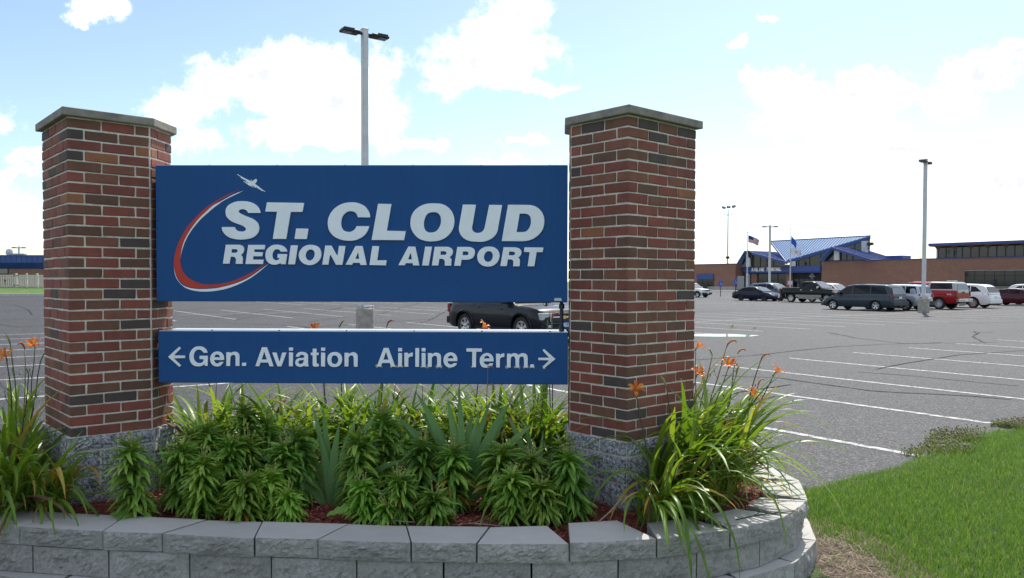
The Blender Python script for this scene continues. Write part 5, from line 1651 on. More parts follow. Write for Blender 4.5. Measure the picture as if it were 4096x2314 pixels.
    # dry sticks and fallen leaves
    for i, (pts, lab) in enumerate(((((-.34, 4.53, .447), (-.22, 4.535, .455), (-.08, 4.51, .450), (0.0, 4.49, .447)), 'pale dry twig on the mulch left of the right-hand lilies'),
                                    (((-.80, 4.54, .47), (-.72, 4.51, .478), (-.62, 4.50, .476), (-.55, 4.505, .47)), 'grey twig lying along the wall cap under the middle lilies'),
                                    (((.47, 4.50, .45), (.56, 4.53, .52), (.66, 4.60, .60)), 'thin dry twig leaning by the right pillar plinth'),
                                    (((1.30, 4.55, .474), (1.42, 4.62, .478), (1.60, 4.70, .476), (1.72, 4.72, .476)), 'dark dead stem lying across the right wall caps'))):
        t = MB()
        t.tube(pts, [.004, .0035, .003, .002][:len(pts)], 6)
        t.tube([pts[1], Vector(pts[1]) + Vector((.05, .03, .012))], [.0025, .0012], 5)
        tag(t.build('twig', 'twig' if i < 3 else 'stem_dark', smooth=3.2), lab, 'twig')
# ------------------------------------------------------------------ lamps, fence, left building
def build_lamp(name, label, x, y, height, pole_w, axis, parts_full=True):
    root = thing(name, label, 'lamp post', (x, y, 0), axis, 'twin-head parking lot lamp posts')
    bw = 0.325
    m = MB()
    m.lathe([(0, -.1), (bw, -.1), (bw, .86), (bw - .03, .89), (0, .89)], 'Z', 20)
    m.build('concrete_base', 'concrete', root, 0.7)
    MB().box(-.24, .24, -.24, .24, .93, .97, 0, .006).build('base_plate', 'steel', root)
    for sx in (-1, 1):
        for sy in (-1, 1):
            MB().lathe([(0, 0), (.022, 0), (.022, .15), (0, .15)], 'Z', 8, 0, (sx * .19, sy * .19, .88)).build('anchor_bolt', 'steel', root, .7)
    MB().box(-.16, .16, -.16, .16, .97, 1.12, 0, .01).build('base_cover', 'pole_paint', root)
    h = pole_w / 2
    b = bmesh.new()
    bmesh.ops.create_cube(b, size=1)
    for v in b.verts:
        v.co = Vector((h * (1 if v.co.x > 0 else -1), h * (1 if v.co.y > 0 else -1), .97 if v.co.z < 0 else height))
    bmesh.ops.bevel(b, geom=[e for e in b.edges if abs(e.verts[0].co.z - e.verts[1].co.z) > 1], offset=.02, segments=3, affect='EDGES')
    MB().bm(b).build('pole', 'pole_paint', root, .6)
    MB().box(-h - .01, h + .01, -h - .01, h + .01, height, height + .05, 0, .01).build('pole_cap', 'pole_paint', root)
    for s in (-1, 1):
        x0, x1 = s * (h + .12), s * (h + .78)
        a, c = min(x0, x1), max(x0, x1)
        head = MB().box(a, c, -.20, .20, height - .20, height - .09, 0, .025).build('lamp_head', 'lamp_dark', root)
        MB().box(min(s * h, x0), max(s * h, x0), -.05, .05, height - .18, height - .10, 0, .008).build('arm', 'lamp_dark', root)
        lx0, lx1 = s * (h + .42), s * (h + .74)
        MB().box(min(lx0, lx1), max(lx0, lx1), -.15, .15, height - .206, height - .198).build('lens', 'lamp_lens', head)
        for i in range(10):
            f = s * (h + .36 + .04 * i)
            MB().box(f - .010, f + .010, -.19, .19, height - .092, height - .058).build('cooling_fin', 'lamp_dark', head)
    return root


def build_lamps():
    ax = math.atan2(.578, .816)
    build_lamp('lamp_post', 'tall grey twin-head lamp post rising behind the blue airport sign', -5.25, 28.3, 10.75, .21, ax)
    build_lamp('lamp_post', 'grey twin-head lamp post on a concrete base in front of the red pickup', 25.45, 48.95, 9.4, .21, ax + .25)
    build_lamp('lamp_post', 'slender twin-head lamp post in front of the terminal canopy, between the flagpoles', 29.9, 92.0, 8.4, .24, -.1)
    build_lamp('lamp_post', 'small distant lamp post above the blue roof at the far left', -70.0, 112.5, 6.6, .2, 0.2)
    # three-lamp floodlight mast
    root = thing('floodlight_mast', 'tall dark mast with three floodlights behind the terminal', 'floodlight', (54.4, 200.0, 0))
    MB().tube([(0, 0, 0), (0, 0, 7), (0, 0, 14), (0, 0, 20.2)], [.24, .2, .16, .12], 10).build('mast', 'steel', root, .7)
    MB().tube([(-1.2, 0, 19.2), (-1.1, 0, 18.9), (0, 0, 18.7), (1.1, 0, 18.9), (1.2, 0, 19.4)], .07, 6).build('cross_bar', 'lamp_dark', root, .7)
    for i, xx in enumerate((-1.1, 0.1, 1.4)):
        m = MB().box(-.42, .42, -.25, .25, -.3, .3, 0, .06)
        o = m.build('floodlight', 'lamp_dark', root)
        o.location = (xx, 0, 20.6 + .15 * i)
        o.rotation_euler = (0.3, .25 - .3 * i, .2)
        MB().box(-.4, .4, -.34, -.30, -.28, .28).build('lens', 'lamp_lens', o)
    MB().lathe([(0, -.3), (.45, -.25), (.5, 0), (.45, .3), (0, .35)], 'Z', 12, 0, (0, 0, 8.0)).build('junction_box', 'lamp_dark', root, .7)


def build_left_side():
    # kerb and rising lawn
    root = MB()
    root.box(-120, -28, -.15, .15, -.05, .30, 0, .02)
    k = root.build('kerb', 'concrete_kerb')
    k.location = (0, 92.2, 0)
    k.rotation_euler = (0, 0, .0)
    tag(k, kind='structure')
    m = MB()
    m.add([(-130, 92.3, .28), (-25, 92.3, .28), (-25, 97.5, .95), (-130, 97.5, .95), (-25, 130, 1.0), (-130, 130, 1.0)], [(0, 1, 2, 3), (3, 2, 4, 5)])
    tag(m.build('grass_bank', 'terrain_grass'), kind='structure')
    # vinyl fence with a double gate
    z0, z1, Y = 1.0, 2.58, 98.0
    f = thing('vinyl_fence', 'cream vinyl picket fence with a double gate below the blue-roofed building', 'fence', (-61, Y, .95))
    posts = (-64.1, -61.35, -58.75, -56.2)
    for px in list(posts) + [-60.05]:
        w = .11 if px != -60.05 else .07
        MB().box(px + 61 - w, px + 61 + w, -.1, .1, 0, z1 - .95 + .12, 0, .02).build('post', 'fence_vinyl', f)
    spans = [(-64.0, -62.78), (-62.7, -61.48), (-61.2, -58.88), (-58.6, -56.3), (-67.8, -64.25)]
    for a, b in spans:
        for zz in (.12, 1.12, 1.45):
            MB().box(a + 61, b + 61, -.04, .04, zz, zz + .12).build('rail', 'fence_vinyl', f)
        n = int((b - a) / .205)
        for i in range(n):
            x = a + 61 + (b - a) * (i + .5) / n
            MB().box(x - .065, x + .065, -.055, .0, .08, 1.5).build('board', 'fence_vinyl', f)
    for px in (-63.95, -61.5, -61.15):
        for zz in (.25, 1.4):
            MB().box(px + 61 - .1, px + 61 + .1, -.12, -.06, zz, zz + .1).build('hinge', 'hub_black', f)
    MB().box(-62.78 + 61 - .05, -62.70 + 61 + .12, -.12, -.06, .78, .9).build('latch', 'hub_black', f)
    # low brick building with a blue metal mansard
    b = thing('mansard_building', 'low brick building with deep blue metal mansard roof at the far left', 'building', (-72, 104, .9))
    MB().box(-20, 11, 0, 14, 0, 3.3).build('wall', 'far_brick', b)
    m = MB()
    m.add([(-20.5, -.75, 3.15), (11.5, -.75, 3.15), (11.5, -.35, 4.15), (-20.5, -.35, 4.15), (11.5, .0, 4.2), (-20.5, .0, 4.2), (-20.5, 0, 3.1), (11.5, 0, 3.1)], [(0, 1, 2, 3), (3, 2, 4, 5), (0, 6, 7, 1)])
    m.add([(-20.5, -.34, 3.28), (11.5, -.34, 3.28), (11.5, .1, 2.55), (-20.5, .1, 2.55)], [(0, 1, 2, 3)])
    MB().box(-20.6, 11.6, -.62, 14.3, 3.25, 4.12).build('mansard', 'metal_blue', b)
    MB().add([(-20.6, -.60, 3.25), (11.6, -.60, 3.25), (11.6, -.02, 2.45), (-20.6, -.02, 2.45)], [(0, 1, 2, 3)]).build('sloping_soffit', 'fascia_blue', b)
    MB().box(-20.7, 11.7, -.70, 14.4, 4.12, 4.24).build('roof_edge', 'fascia_blue', b)
    for i in range(46):
        x = -20.3 + i * .69
        MB().box(x - .02, x + .02, -.655, -.62, 3.26, 4.12).build('roof_seam', 'metal_blue', b)
    w = MB().box(3.3, 5.9, -.06, .05, 1.75, 2.5).build('window', 'window_frame', b)
    for x in (3.4, 4.65):
        MB().box(x, x + 1.15, -.075, -.05, 1.82, 2.44).build('pane', 'windscreen_glass', w)
    # satellite dish and vent on that roof
    d = thing('rooftop_unit', 'grey rooftop dish and vent above the blue mansard roof', 'roof vent', (-66.6, 105.2, 5.14))
    MB().lathe([(0, -.1), (.25, -.06), (.48, .06), (.5, .1), (0, .02)], 'Y', 16, 0, (-.2, 0, .42)).build('dish', 'column_white', d, .7)
    MB().box(.2, 1.9, -.2, .5, 0, .26, 0, .03).build('vent_box', 'cabinet_grey', d)
    MB().box(-.28, -.12, .05, .15, 0, .4).build('bracket', 'steel', d)
# ------------------------------------------------------------------ vehicles
def interp(poly, x):
    if x <= poly[0][0]:
        return poly[0][1]
    for (a, za), (b, zb) in zip(poly[:-1], poly[1:]):
        if x <= b:
            t = (x - a) / (b - a) if b > a else 0
            return za + (zb - za) * t
    return poly[-1][1]


def smooth_poly(poly, r=0.09):
    """samples a profile and rounds its corners a little"""
    a, b = poly[0][0], poly[-1][0]
    return [(x, sum(interp(poly, min(b, max(a, x + d * r))) for d in (-1, -.5, 0, .5, 1)) / 5 if a + .02 < x < b - .02 else interp(poly, x)) for x in np.linspace(a, b, 60)]


WHEELS = {}


def wheel_meshes(r, tw, style):
    key = (r, tw, style)
    if key in WHEELS:
        return WHEELS[key]
    rr = r * (.66 if style != 'black' else .62)
    t = MB().lathe([(rr, -tw / 2 + .01), (r * .95, -tw / 2), (r * .99, -tw / 2 + .03), (r, -tw * .2), (r, tw * .2), (r * .99, tw / 2 - .03), (r * .95, tw / 2), (rr, tw / 2 - .01), (rr * .96, tw / 2 - .06), (0, tw / 2 - .09)], 'Y', 32)
    tyre = t.mesh('wheel', 'tyre', .7)
    m = MB()
    yo = tw / 2 - .02
    m.lathe([(rr * .99, yo - .05), (rr, yo), (rr * .90, yo), (rr * .88, yo - .03)], 'Y', 32)
    n = {'five': 5, 'six': 6, 'eight': 8, 'black': 7, 'ten': 10}[style]
    for i in range(n):
        a = 2 * PI * i / n
        wi, wo = (.34 if n <= 6 else .22), (.20 if n <= 6 else .12)
        c, s = math.cos(a), math.sin(a)
        pts = []
        for rad, w in ((rr * .12, wi * rr * .5), (rr * .92, wo * rr)):
            for sg in (-1, 1):
                pts.append((c * rad - s * w * sg, yo - .01 - (.02 if rad < rr * .5 else 0), s * rad + c * w * sg))
        m.slab([pts[0], pts[1], pts[3], pts[2]], (0, -.03, 0))
    m.lathe([(rr * .24, yo - .04), (rr * .24, yo - .005), (rr * .12, yo + .006), (0, yo + .006)], 'Y', 16)
    rim = m.mesh('rim', 'hub_black' if style == 'black' else 'rim_silver', .6)
    WHEELS[key] = (tyre, rim)
    return WHEELS[key]


def build_car(name, label, category, s, W, heading, which='rear'):
    """W: ground contact of the wheel nearest the viewer (rear or front axle)"""
    h = Vector(heading).normalized()
    nr = Vector((h.y, -h.x))
    away = -nr if nr.dot(-Vector(W)) > 0 else nr
    near = 1 if away == nr else -1        # local y sign of the visible side: left is +y
    wb, hw = s['wb'], s['w'] / 2
    o = Vector(W) + h * (wb / 2 if which == 'rear' else -wb / 2) + away * (hw - s.get('tw', .22) / 2 - .02)
    root = thing(name, label, category, (o.x, o.y, 0), math.atan2(h.y, h.x), s.get('group', 'vehicles parked on the airport lot'))
    xr, xf = -wb / 2 - s['ro'], wb / 2 + s['fo']
    belt, gc, r = smooth_poly(s['belt'], .05), s.get('gc', .24), s['r']
    ra = r + s.get('arch', .065)
    paint = s['paint']

    def wf(x):
        d = min(x - xr, xf - x)
        return 1 - .16 * (1 - min(1, max(0, d) / .5)) ** 2

    def zbot(x):
        z = gc + .10 * (1 - min(1, (min(x - xr, xf - x)) / .35))
        for xw in (-wb / 2, wb / 2):
            dx = abs(x - xw)
            if dx < ra:
                z = max(z, r + math.sqrt(ra * ra - dx * dx) * .98)
        return z

    PR = [(0, .925), (.18, .972), (.38, .995), (.58, 1.0), (.78, .985), (.92, .955), (1.0, .90)]

    def bodyy(x, z):
        zt = interp(belt, x)
        return hw * wf(x) * interp(PR, (z - gc) / max(.05, zt - gc))
    xs = sorted(set([round(v, 3) for v in np.linspace(xr, xf, 34)] + [round(xw + ra * q, 3) for xw in (-wb / 2, wb / 2) for q in (-1.001, -.97, -.88, -.7, -.45, -.2, 0, .2, .45, .7, .88, .97, 1.001)]))
    rows = [0, .14, .3, .46, .62, .78, .9, 1.0]
    m = MB()
    vs, fs = [], []
    for x in xs:
        zb, zt = zbot(x), interp(belt, x)
        sec = []
        for q in rows:
            z = zb + (zt - zb) * q
            sec.append((bodyy(x, z), z))
        top = [(sec[-1][0] * .75, zt + .018), (sec[-1][0] * .35, zt + .03)]
        full = [(x, y, z) for y, z in sec] + [(x, y, z) for y, z in top] + [(x, -y, z) for y, z in reversed(top)] + [(x, -y, z) for y, z in reversed(sec)]
        vs += full
    L = 2 * len(rows) + 4
    for i in range(len(xs) - 1):
        for j in range(L - 1):
            fs.append((i * L + j, i * L + j + 1, (i + 1) * L + j + 1, (i + 1) * L + j))
    fs.append(tuple(range(L)))
    fs.append(tuple(range((len(xs) - 1) * L, len(xs) * L)))
    m.add(vs, fs)
    body = m.build('body', paint, root, .62)
    # dark inner tub behind the wheel openings
    MB().box(xr + .25, xf - .25, -hw * .70, hw * .70, gc - .02, min(interp(belt, 0), 1.0) - .18).build('underbody', 'plastic_black', root)
    for xw in (-wb / 2, wb / 2):
        MB().box(xw - ra - .02, xw + ra + .02, -hw * .80, hw * .80, r + .08, min(interp(belt, xw) - .03, r + ra + .03)).build('wheel_housing', 'plastic_black', root)
    # greenhouse(s)
    gh = []
    for roof0, rpaint in s['roofs']:
        roof = smooth_poly(roof0, .06)
        zm = max(z for _, z in roof)
        rw = s.get('rw', .74)
        m = MB()
        vs, fs = [], []
        for x, zr in roof:
            zb = interp(belt, x) - .012
            zr = max(zr, zb + .004)
            f = (zr - zb) / (zm - zb)
            yt = hw * wf(x) * (.90 + (rw - .90) * f)
            sec = [(hw * wf(x) * .90, zb), (hw * wf(x) * .90 + (yt - hw * wf(x) * .90) * .5, zb + (zr - zb) * .5), (yt, zr - .045 * f), (yt * .90, zr - .012 * f), (yt * .45, zr + .004)]
            vs += [(x, y, z) for y, z in sec] + [(x, -y, z) for y, z in reversed(sec)]
        for i in range(len(roof) - 1):
            for j in range(9):
                fs.append((i * 10 + j, i * 10 + j + 1, (i + 1) * 10 + j + 1, (i + 1) * 10 + j))
        fs += [tuple(range(10)), tuple(range((len(roof) - 1) * 10, len(roof) * 10))]
        m.add(vs, fs)
        m.build('cabin', rpaint or paint, root, .62)
        gh.append((roof, zm, rw))

    def gy(x, z, g=0):
        roof, zm, rw = gh[g]
        zb = interp(belt, x)
        return hw * wf(x) * (.90 + (rw - .90) * min(1.1, max(0, (z - zb) / (zm - zb))))
    for win in s['windows']:
        g = 0
        if isinstance(win, tuple):
            g, win = win
        for sg in (-1, 1):
            pts = [(x, sg * (gy(x, z, g) + .010), z) for x, z in win]
            MB().slab(pts, (0, -sg * .02, 0)).build('side_window', 'car_glass', root)
    for (x0, z0), (x1, z1), mat, nm in s['screens']:
        b0, b1 = s.get('sw', (.80, .66))
        d = Vector((x1 - x0, z1 - z0)).normalized()
        n = Vector((-d.y, d.x))
        if n.x * (1 if (x0 + x1) / 2 > (s['roofs'][0][0][0][0] + s['roofs'][-1][0][-1][0]) / 2 else -1) < 0:
            n = -n
        q = n * s.get('so', .022)
        pts = [(x0 + q.x, -hw * b0, z0 + q.y), (x0 + q.x, hw * b0, z0 + q.y), (x1 + q.x, hw * b1, z1 + q.y), (x1 + q.x, -hw * b1, z1 + q.y)]
        MB().slab(pts, (-n.x * .03, 0, -n.y * .03)).build(nm, mat, root)
    # wheels
    tyre, rim = wheel_meshes(r, s.get('tw', .22), s.get('rim', 'five'))
    for xw in (-wb / 2, wb / 2):
        for sg in (-1, 1):
            w = obj('wheel', tyre, root, Matrix.Translation((xw, sg * (hw - s.get('tw', .22) / 2 - .02), r)) @ Matrix.Rotation(0 if sg > 0 else PI, 4, 'Z') @ Matrix.Rotation(random.uniform(0, 1), 4, 'Y'))
            obj('rim', rim, w)
    # side details
    def side_strip(name, pts, mat, off=.008, both=True):
        for sg in ((-1, 1) if both else (near,)):
            MB().slab([(x, sg * (bodyy(x, z) + off), z) for x, z in pts], (0, -sg * .02, 0)).build(name, mat, root)
    for x in s.get('gaps', ()):
        for sg in (-1, 1):
            zt = interp(belt, x)
            pts = [(x, sg * (bodyy(x, z) + .0015), z) for z in np.linspace(gc + .08, zt, 7)]
            MB().tube(pts, .006, 4).build('door_gap', 'plastic_black', root)
    for x, z in s.get('handles', ()):
        side_strip('door_handle', [(x - .10, z - .018), (x + .10, z - .018), (x + .10, z + .018), (x - .10, z + .018)], s.get('hmat', 'plastic_black'), .025)
    for z0, z1, mat in s.get('strips', ()):
        a, b = -wb / 2 + ra + .03, wb / 2 - ra - .03
        k = 8
        lo = [(a + (b - a) * i / k, z0) for i in range(k + 1)]
        hi = [(a + (b - a) * i / k, z1) for i in range(k, -1, -1)]
        side_strip('side_moulding', lo + hi, mat, .012)
        for a, b in ((xr + .12, -wb / 2 - ra - .02), (wb / 2 + ra + .02, xf - .15)):
            if s.get('full_strip') and b - a > .1:
                side_strip('side_moulding', [(a, z0), (b, z0), (b, z1), (a, z1)], mat, .012)
    if s.get('flare'):
        for xw in (-wb / 2, wb / 2):
            for sg in (-1, 1):
                pts = []
                for q in np.linspace(-.15, PI + .15, 15):
                    x, z = xw + (ra + .03) * math.cos(q), r + (ra + .03) * math.sin(q)
                    pts.append((x, sg * (bodyy(x, max(z, gc + .02)) + .004), z))
                MB().tube(pts, .032, 6).build('wheel_flare', s['flare'], root, .8)
    mx, mz = s['mirror']
    for sg in (-1, 1):
        y = gy(mx, mz) + .02
        MB().box(mx - .07, mx + .07, sg * (y + .12) - .12, sg * (y + .12) + .12, mz - .08, mz + .09, 0, .03).build('mirror', s.get('mmat', paint), root)
    for nm, mat, x0, x1, y0, y1, z0, z1 in s.get('boxes', ()):
        for sg in ((1,) if y0 < 0 else (-1, 1)):
            a, b = (sg * y0, sg * y1) if y0 >= 0 else (y0, y1)
            MB().box(x0, x1, min(a, b), max(a, b), z0, z1, 0, min(.02, (x1 - x0) * .3, (z1 - z0) * .3)).build(nm, mat, root)
    for nm, mat, pts in s.get('side_lights', ()):
        side_strip(nm, pts, mat, .012)
    # underside shadow gap parts
    MB().tube([(xr + .1, -hw * .4, .3), (xr + .5, -hw * .4, .28)], .035, 8).build('exhaust_pipe', 'steel', root)
    return root


def plate(x, s=1, z=.62):
    return [('licence_plate', 'plate_white', x - .012, x + .012, -.155, .155, z, z + .16)]


def build_cars():
    suv = dict(wb=2.87, fo=.93, ro=1.07, w=1.90, r=.385, tw=.25, gc=.31, paint='paint_charcoal', rim='six', arch=.085, rw=.76,
               belt=[(-2.505, .95), (-2.44, 1.10), (-1.4, 1.14), (.75, 1.11), (1.0, 1.10), (1.8, 1.06), (2.15, .99), (2.30, .88), (2.365, .74)],
               roofs=[([(-2.46, 1.10), (-2.25, 1.66), (-1.95, 1.80), (-.2, 1.84), (.25, 1.79), (1.08, 1.11)], None)],
               windows=[[(-2.20, 1.20), (-1.55, 1.19), (-1.55, 1.66), (-1.95, 1.64)], [(-1.45, 1.19), (-.52, 1.18), (-.52, 1.70), (-1.45, 1.67)], [(-.42, 1.18), (.70, 1.17), (.28, 1.64), (-.42, 1.70)]],
               screens=[((1.0, 1.18), (.33, 1.73), 'windscreen_glass', 'windscreen'), ((-2.44, 1.18), (-2.27, 1.60), 'car_glass', 'rear_window')],
               gaps=(-1.02, -.47, .82), handles=((-.72, 1.0), (.42, .98)), strips=((.66, .72, 'paint_charcoal'), (.30, .40, 'plastic_black')), flare='paint_charcoal',
               mirror=(.70, 1.22), mmat='plastic_black',
               boxes=[('grille', 'plastic_black', 2.30, 2.375, -.52, .52, .62, .90), ('grille_bar', 'chrome', 2.34, 2.392, -.54, .54, .735, .785), ('grille_surround', 'chrome', 2.33, 2.388, .50, .56, .62, .90),
                      ('head_lamp', 'head_lamp', 2.06, 2.345, .56, .87, .68, .90), ('turn_lamp', 'amber', 2.03, 2.12, .80, .905, .70, .80), ('bumper', 'paint_charcoal', 2.14, 2.42, -.84, .84, .40, .60),
                      ('bumper_intake', 'plastic_black', 2.30, 2.43, -.50, .50, .36, .46), ('fog_lamp', 'head_lamp', 2.30, 2.435, .56, .70, .44, .54), ('tail_lamp', 'tail_red', -2.50, -2.36, .70, .87, .80, 1.10),
                      ('bumper', 'paint_charcoal', -2.56, -2.30, -.86, .86, .42, .66)])
    c = build_car('sport_utility_vehicle', 'dark charcoal sport utility vehicle seen between the two blue signs', 'suv', suv, (-1.50, 26.6), (.65, -.76))
    # gold bow-tie badge on the grille and the licence plate with its characters
    bt = [(-.13, .735), (-.05, .735), (-.05, .712), (.05, .712), (.05, .735), (.13, .735), (.105, .785), (.05, .785), (.05, .808), (-.05, .808), (-.05, .785), (-.105, .785)]
    o = obj('badge', outline_mesh('badge', [bt], .012, 'gold'), c, Matrix.Translation((2.402, 0, 0)) @ Matrix.Rotation(PI / 2, 4, 'Z'))
    MB().box(2.425, 2.437, -.155, .155, .455, .615).build('licence_plate', 'plate_white', c)
    pl = MB().box(2.437, 2.441, -.155, .155, .585, .615).build('plate_band', 'plate_blue', c)
    MB().box(2.437, 2.441, -.155, .155, .455, .475).build('plate_band', 'plate_blue', c)
    seg = {'4': 'bgcf', '2': 'abged', '1': 'bc', 'P': 'abefg', 'R': 'abefgk', '-': 'm'}
    for i, ch in enumerate('421-PR'):
        ox = -.125 + i * .045
        m = MB()
        for q in seg[ch]:
            x0, x1, z0, z1 = {'a': (0, .026, .088, .096), 'b': (.019, .026, .048, .096), 'c': (.019, .026, 0, .048), 'd': (0, .026, 0, .008), 'e': (0, .007, 0, .048), 'f': (0, .007, .048, .096), 'g': (0, .026, .044, .052), 'k': (.017, .025, 0, .044), 'm': (.009, .018, .042, .056)}[q]
            m.box(2.437, 2.442, ox + x0, ox + x1, .481 + z0, .481 + z1)
        m.build('plate_character', 'flag_blue', c)

    van = dict(wb=3.03, fo=.93, ro=1.13, w=1.98, r=.335, gc=.24, paint='paint_slate', rim='five', rw=.78,
               belt=[(-2.64, .80), (-2.60, 1.02), (-1.5, 1.05), (.6, 1.0), (1.15, .98), (1.75, .90), (2.15, .78), (2.36, .64), (2.44, .52)],
               roofs=[([(-2.61, 1.02), (-2.40, 1.55), (-2.15, 1.69), (-.6, 1.75), (.15, 1.72), (.55, 1.62), (1.55, .94)], None)],
               windows=[[(-2.25, 1.12), (-1.15, 1.10), (-1.15, 1.60), (-1.98, 1.58)], [(-1.05, 1.10), (.12, 1.08), (.12, 1.61), (-1.05, 1.61)], [(.22, 1.08), (1.22, 1.06), (.92, 1.26), (.52, 1.54), (.22, 1.60)]],
               screens=[((1.46, 1.03), (.62, 1.60), 'windscreen_glass', 'windscreen'), ((-2.60, 1.08), (-2.43, 1.50), 'windscreen_glass', 'rear_window')],
               gaps=(-1.1, .17, 1.2), handles=((-.05, .92), (.35, .91)), strips=((.52, .58, 'paint_slate'),), mirror=(1.05, 1.12), mmat='plastic_black',
               boxes=[('bumper', 'paint_slate', -2.74, -2.45, -.90, .90, .36, .62), ('licence_plate', 'plate_white', -2.665, -2.64, -.16, .16, .80, .93), ('roof_rail', 'plastic_black', -2.0, -.1, .58, .62, 1.75, 1.79), ('bumper', 'paint_slate', 2.2, 2.50, -.82, .82, .28, .50)],
               side_lights=[('tail_lamp', 'tail_red', [(-2.58, .82), (-2.30, .82), (-2.22, 1.0), (-2.30, 1.06), (-2.58, 1.06)]), ('head_lamp', 'amber', [(2.05, .62), (2.30, .58), (2.28, .68), (2.10, .72)])])
    build_car('minivan', 'slate blue minivan parked tail-on in front of the silver suv', 'minivan', van, (23.56, 51.2), (-.58, .816))

    sedan = dict(wb=2.77, fo=1.0, ro=1.12, w=1.84, r=.315, gc=.20, paint='paint_navy', rim='black', rw=.74,
                 belt=[(-2.50, .62), (-2.42, .88), (-1.7, .94), (.8, .91), (1.05, .90), (1.8, .80), (2.2, .68), (2.38, .52)],
                 roofs=[([(-1.85, .94), (-1.15, 1.32), (-.6, 1.41), (.05, 1.41), (.38, 1.34), (1.20, .90)], None)],
                 windows=[[(-1.55, 1.0), (-.62, .99), (-.62, 1.33), (-1.08, 1.28)], [(-.54, .99), (.28, .98), (.28, 1.30), (-.10, 1.35), (-.54, 1.34)], [(.34, .98), (.92, .97), (.40, 1.26)]],
                 screens=[((1.14, .95), (.42, 1.33), 'windscreen_glass', 'windscreen'), ((-1.80, .98), (-1.18, 1.30), 'car_glass', 'rear_window')],
                 gaps=(-.58, .45, 1.0), handles=((-.80, .80), (.20, .79)), strips=((.50, .55, 'paint_navy'),), mirror=(.86, 1.0),
                 boxes=[('bumper', 'paint_navy', 2.2, 2.44, -.82, .82, .26, .48), ('head_lamp', 'head_lamp', 2.12, 2.37, .46, .80, .54, .66), ('licence_plate', 'plate_white', 2.43, 2.445, -.15, .15, .34, .46), ('tail_lamp', 'tail_red', -2.50, -2.40, .50, .82, .62, .78)])
    build_car('sedan', 'dark navy sedan with black wheels parked farthest left near the flagpoles', 'sedan', sedan, (24.41, 76.59), (.58, -.816), 'front')

    def pickup(paint, roofs, extra):
        d = dict(wb=3.66, fo=.93, ro=1.22, w=1.99, r=.40, tw=.26, gc=.42, paint=paint, rim='six', arch=.09, rw=.76,
                 belt=[(-3.05, 1.10), (-3.0, 1.31), (-.98, 1.33), (.2, 1.30), (1.25, 1.28), (1.4, 1.27), (2.3, 1.22), (2.66, 1.12), (2.76, .90)], roofs=roofs, mirror=(.98, 1.38), mmat='chrome')
        d.update(extra)
        return d
    cab = [(-.95, 1.32), (-.86, 1.80), (-.6, 1.92), (.25, 1.94), (.55, 1.86), (1.32, 1.27)]
    black = pickup('paint_black', [(cab, None)], dict(
        windows=[[(-.70, 1.40), (.08, 1.39), (.08, 1.80), (-.62, 1.80)], [(.16, 1.39), (1.02, 1.37), (.55, 1.76), (.16, 1.80)]],
        screens=[((1.26, 1.33), (.60, 1.84), 'windscreen_glass', 'windscreen')], gaps=(-.95, .12, 1.12), handles=((-.72, 1.15), (.34, 1.13)), hmat='chrome', strips=((.48, .72, 'paint_tan'),), full_strip=True,
        boxes=[('bumper', 'chrome', -3.20, -3.0, -.95, .95, .52, .74), ('running_board', 'chrome', -1.0, 1.1, .90, 1.04, .38, .43), ('tail_lamp', 'tail_red', -3.06, -2.92, .86, .985, .92, 1.28), ('tonneau', 'plastic_black', -2.95, -1.02, -.80, .80, 1.33, 1.365),
               ('bumper', 'chrome', 2.5, 2.86, -.92, .92, .46, .70), ('head_lamp', 'head_lamp', 2.40, 2.74, .62, .95, .92, 1.12), ('turn_lamp', 'amber', 2.36, 2.52, .90, .975, .94, 1.10)]))
    build_car('pickup_truck', 'black crew-cab pickup with silver lower panels, parked behind the navy sedan', 'pickup', black, (25.76, 73.0), (.58, -.816))
    topper = [(-3.03, 1.31), (-2.92, 1.78), (-2.75, 1.89), (-1.10, 1.91), (-1.03, 1.86), (-1.0, 1.33)]
    cab2 = [(-.98, 1.33), (-.92, 1.82), (-.7, 1.90), (.15, 1.91), (.45, 1.84), (1.30, 1.27)]
    red = pickup('paint_red', [(topper, 'paint_tan'), (cab2, None)], dict(
        windows=[(0, [(-2.70, 1.40), (-1.18, 1.40), (-1.18, 1.80), (-2.62, 1.80)]), (1, [(-.82, 1.40), (-.10, 1.39), (-.10, 1.80), (-.76, 1.80)]), (1, [(-.02, 1.39), (.95, 1.37), (.46, 1.75), (-.02, 1.80)])],
        screens=[((1.24, 1.33), (.50, 1.82), 'windscreen_glass', 'windscreen'), ((-3.01, 1.36), (-2.90, 1.76), 'windscreen_glass', 'rear_window')], so=.03, gaps=(-.98, -.06, 1.05), handles=((.15, 1.14),), rim='ten',
        boxes=[('bumper', 'chrome', -3.22, -3.0, -.95, .95, .52, .74), ('tail_lamp', 'tail_red', -3.07, -2.92, .84, .985, .88, 1.28), ('tailgate_handle', 'plastic_black', -3.075, -3.03, -.12, .12, 1.16, 1.24), ('licence_plate', 'plate_white', -3.235, -3.21, -.16, .16, .56, .70),
               ('roof_hatch', 'column_white', -2.5, -2.0, -.25, .25, 1.92, 1.99), ('lettering', 'column_white', -1.99, -1.98, -.01, .01, 1.0, 1.02)],
        side_lights=[('lettering', 'column_white', [(-2.72, 1.0), (-2.60, 1.0), (-2.54, 1.09), (-2.62, 1.09)]), ('lettering', 'column_white', [(-2.52, 1.0), (-2.44, 1.0), (-2.38, 1.09), (-2.46, 1.09)])]))
    build_car('pickup_truck', 'red pickup with a tan bed topper behind the right lamp post', 'pickup', red, (29.63, 54.87), (-.58, .816))

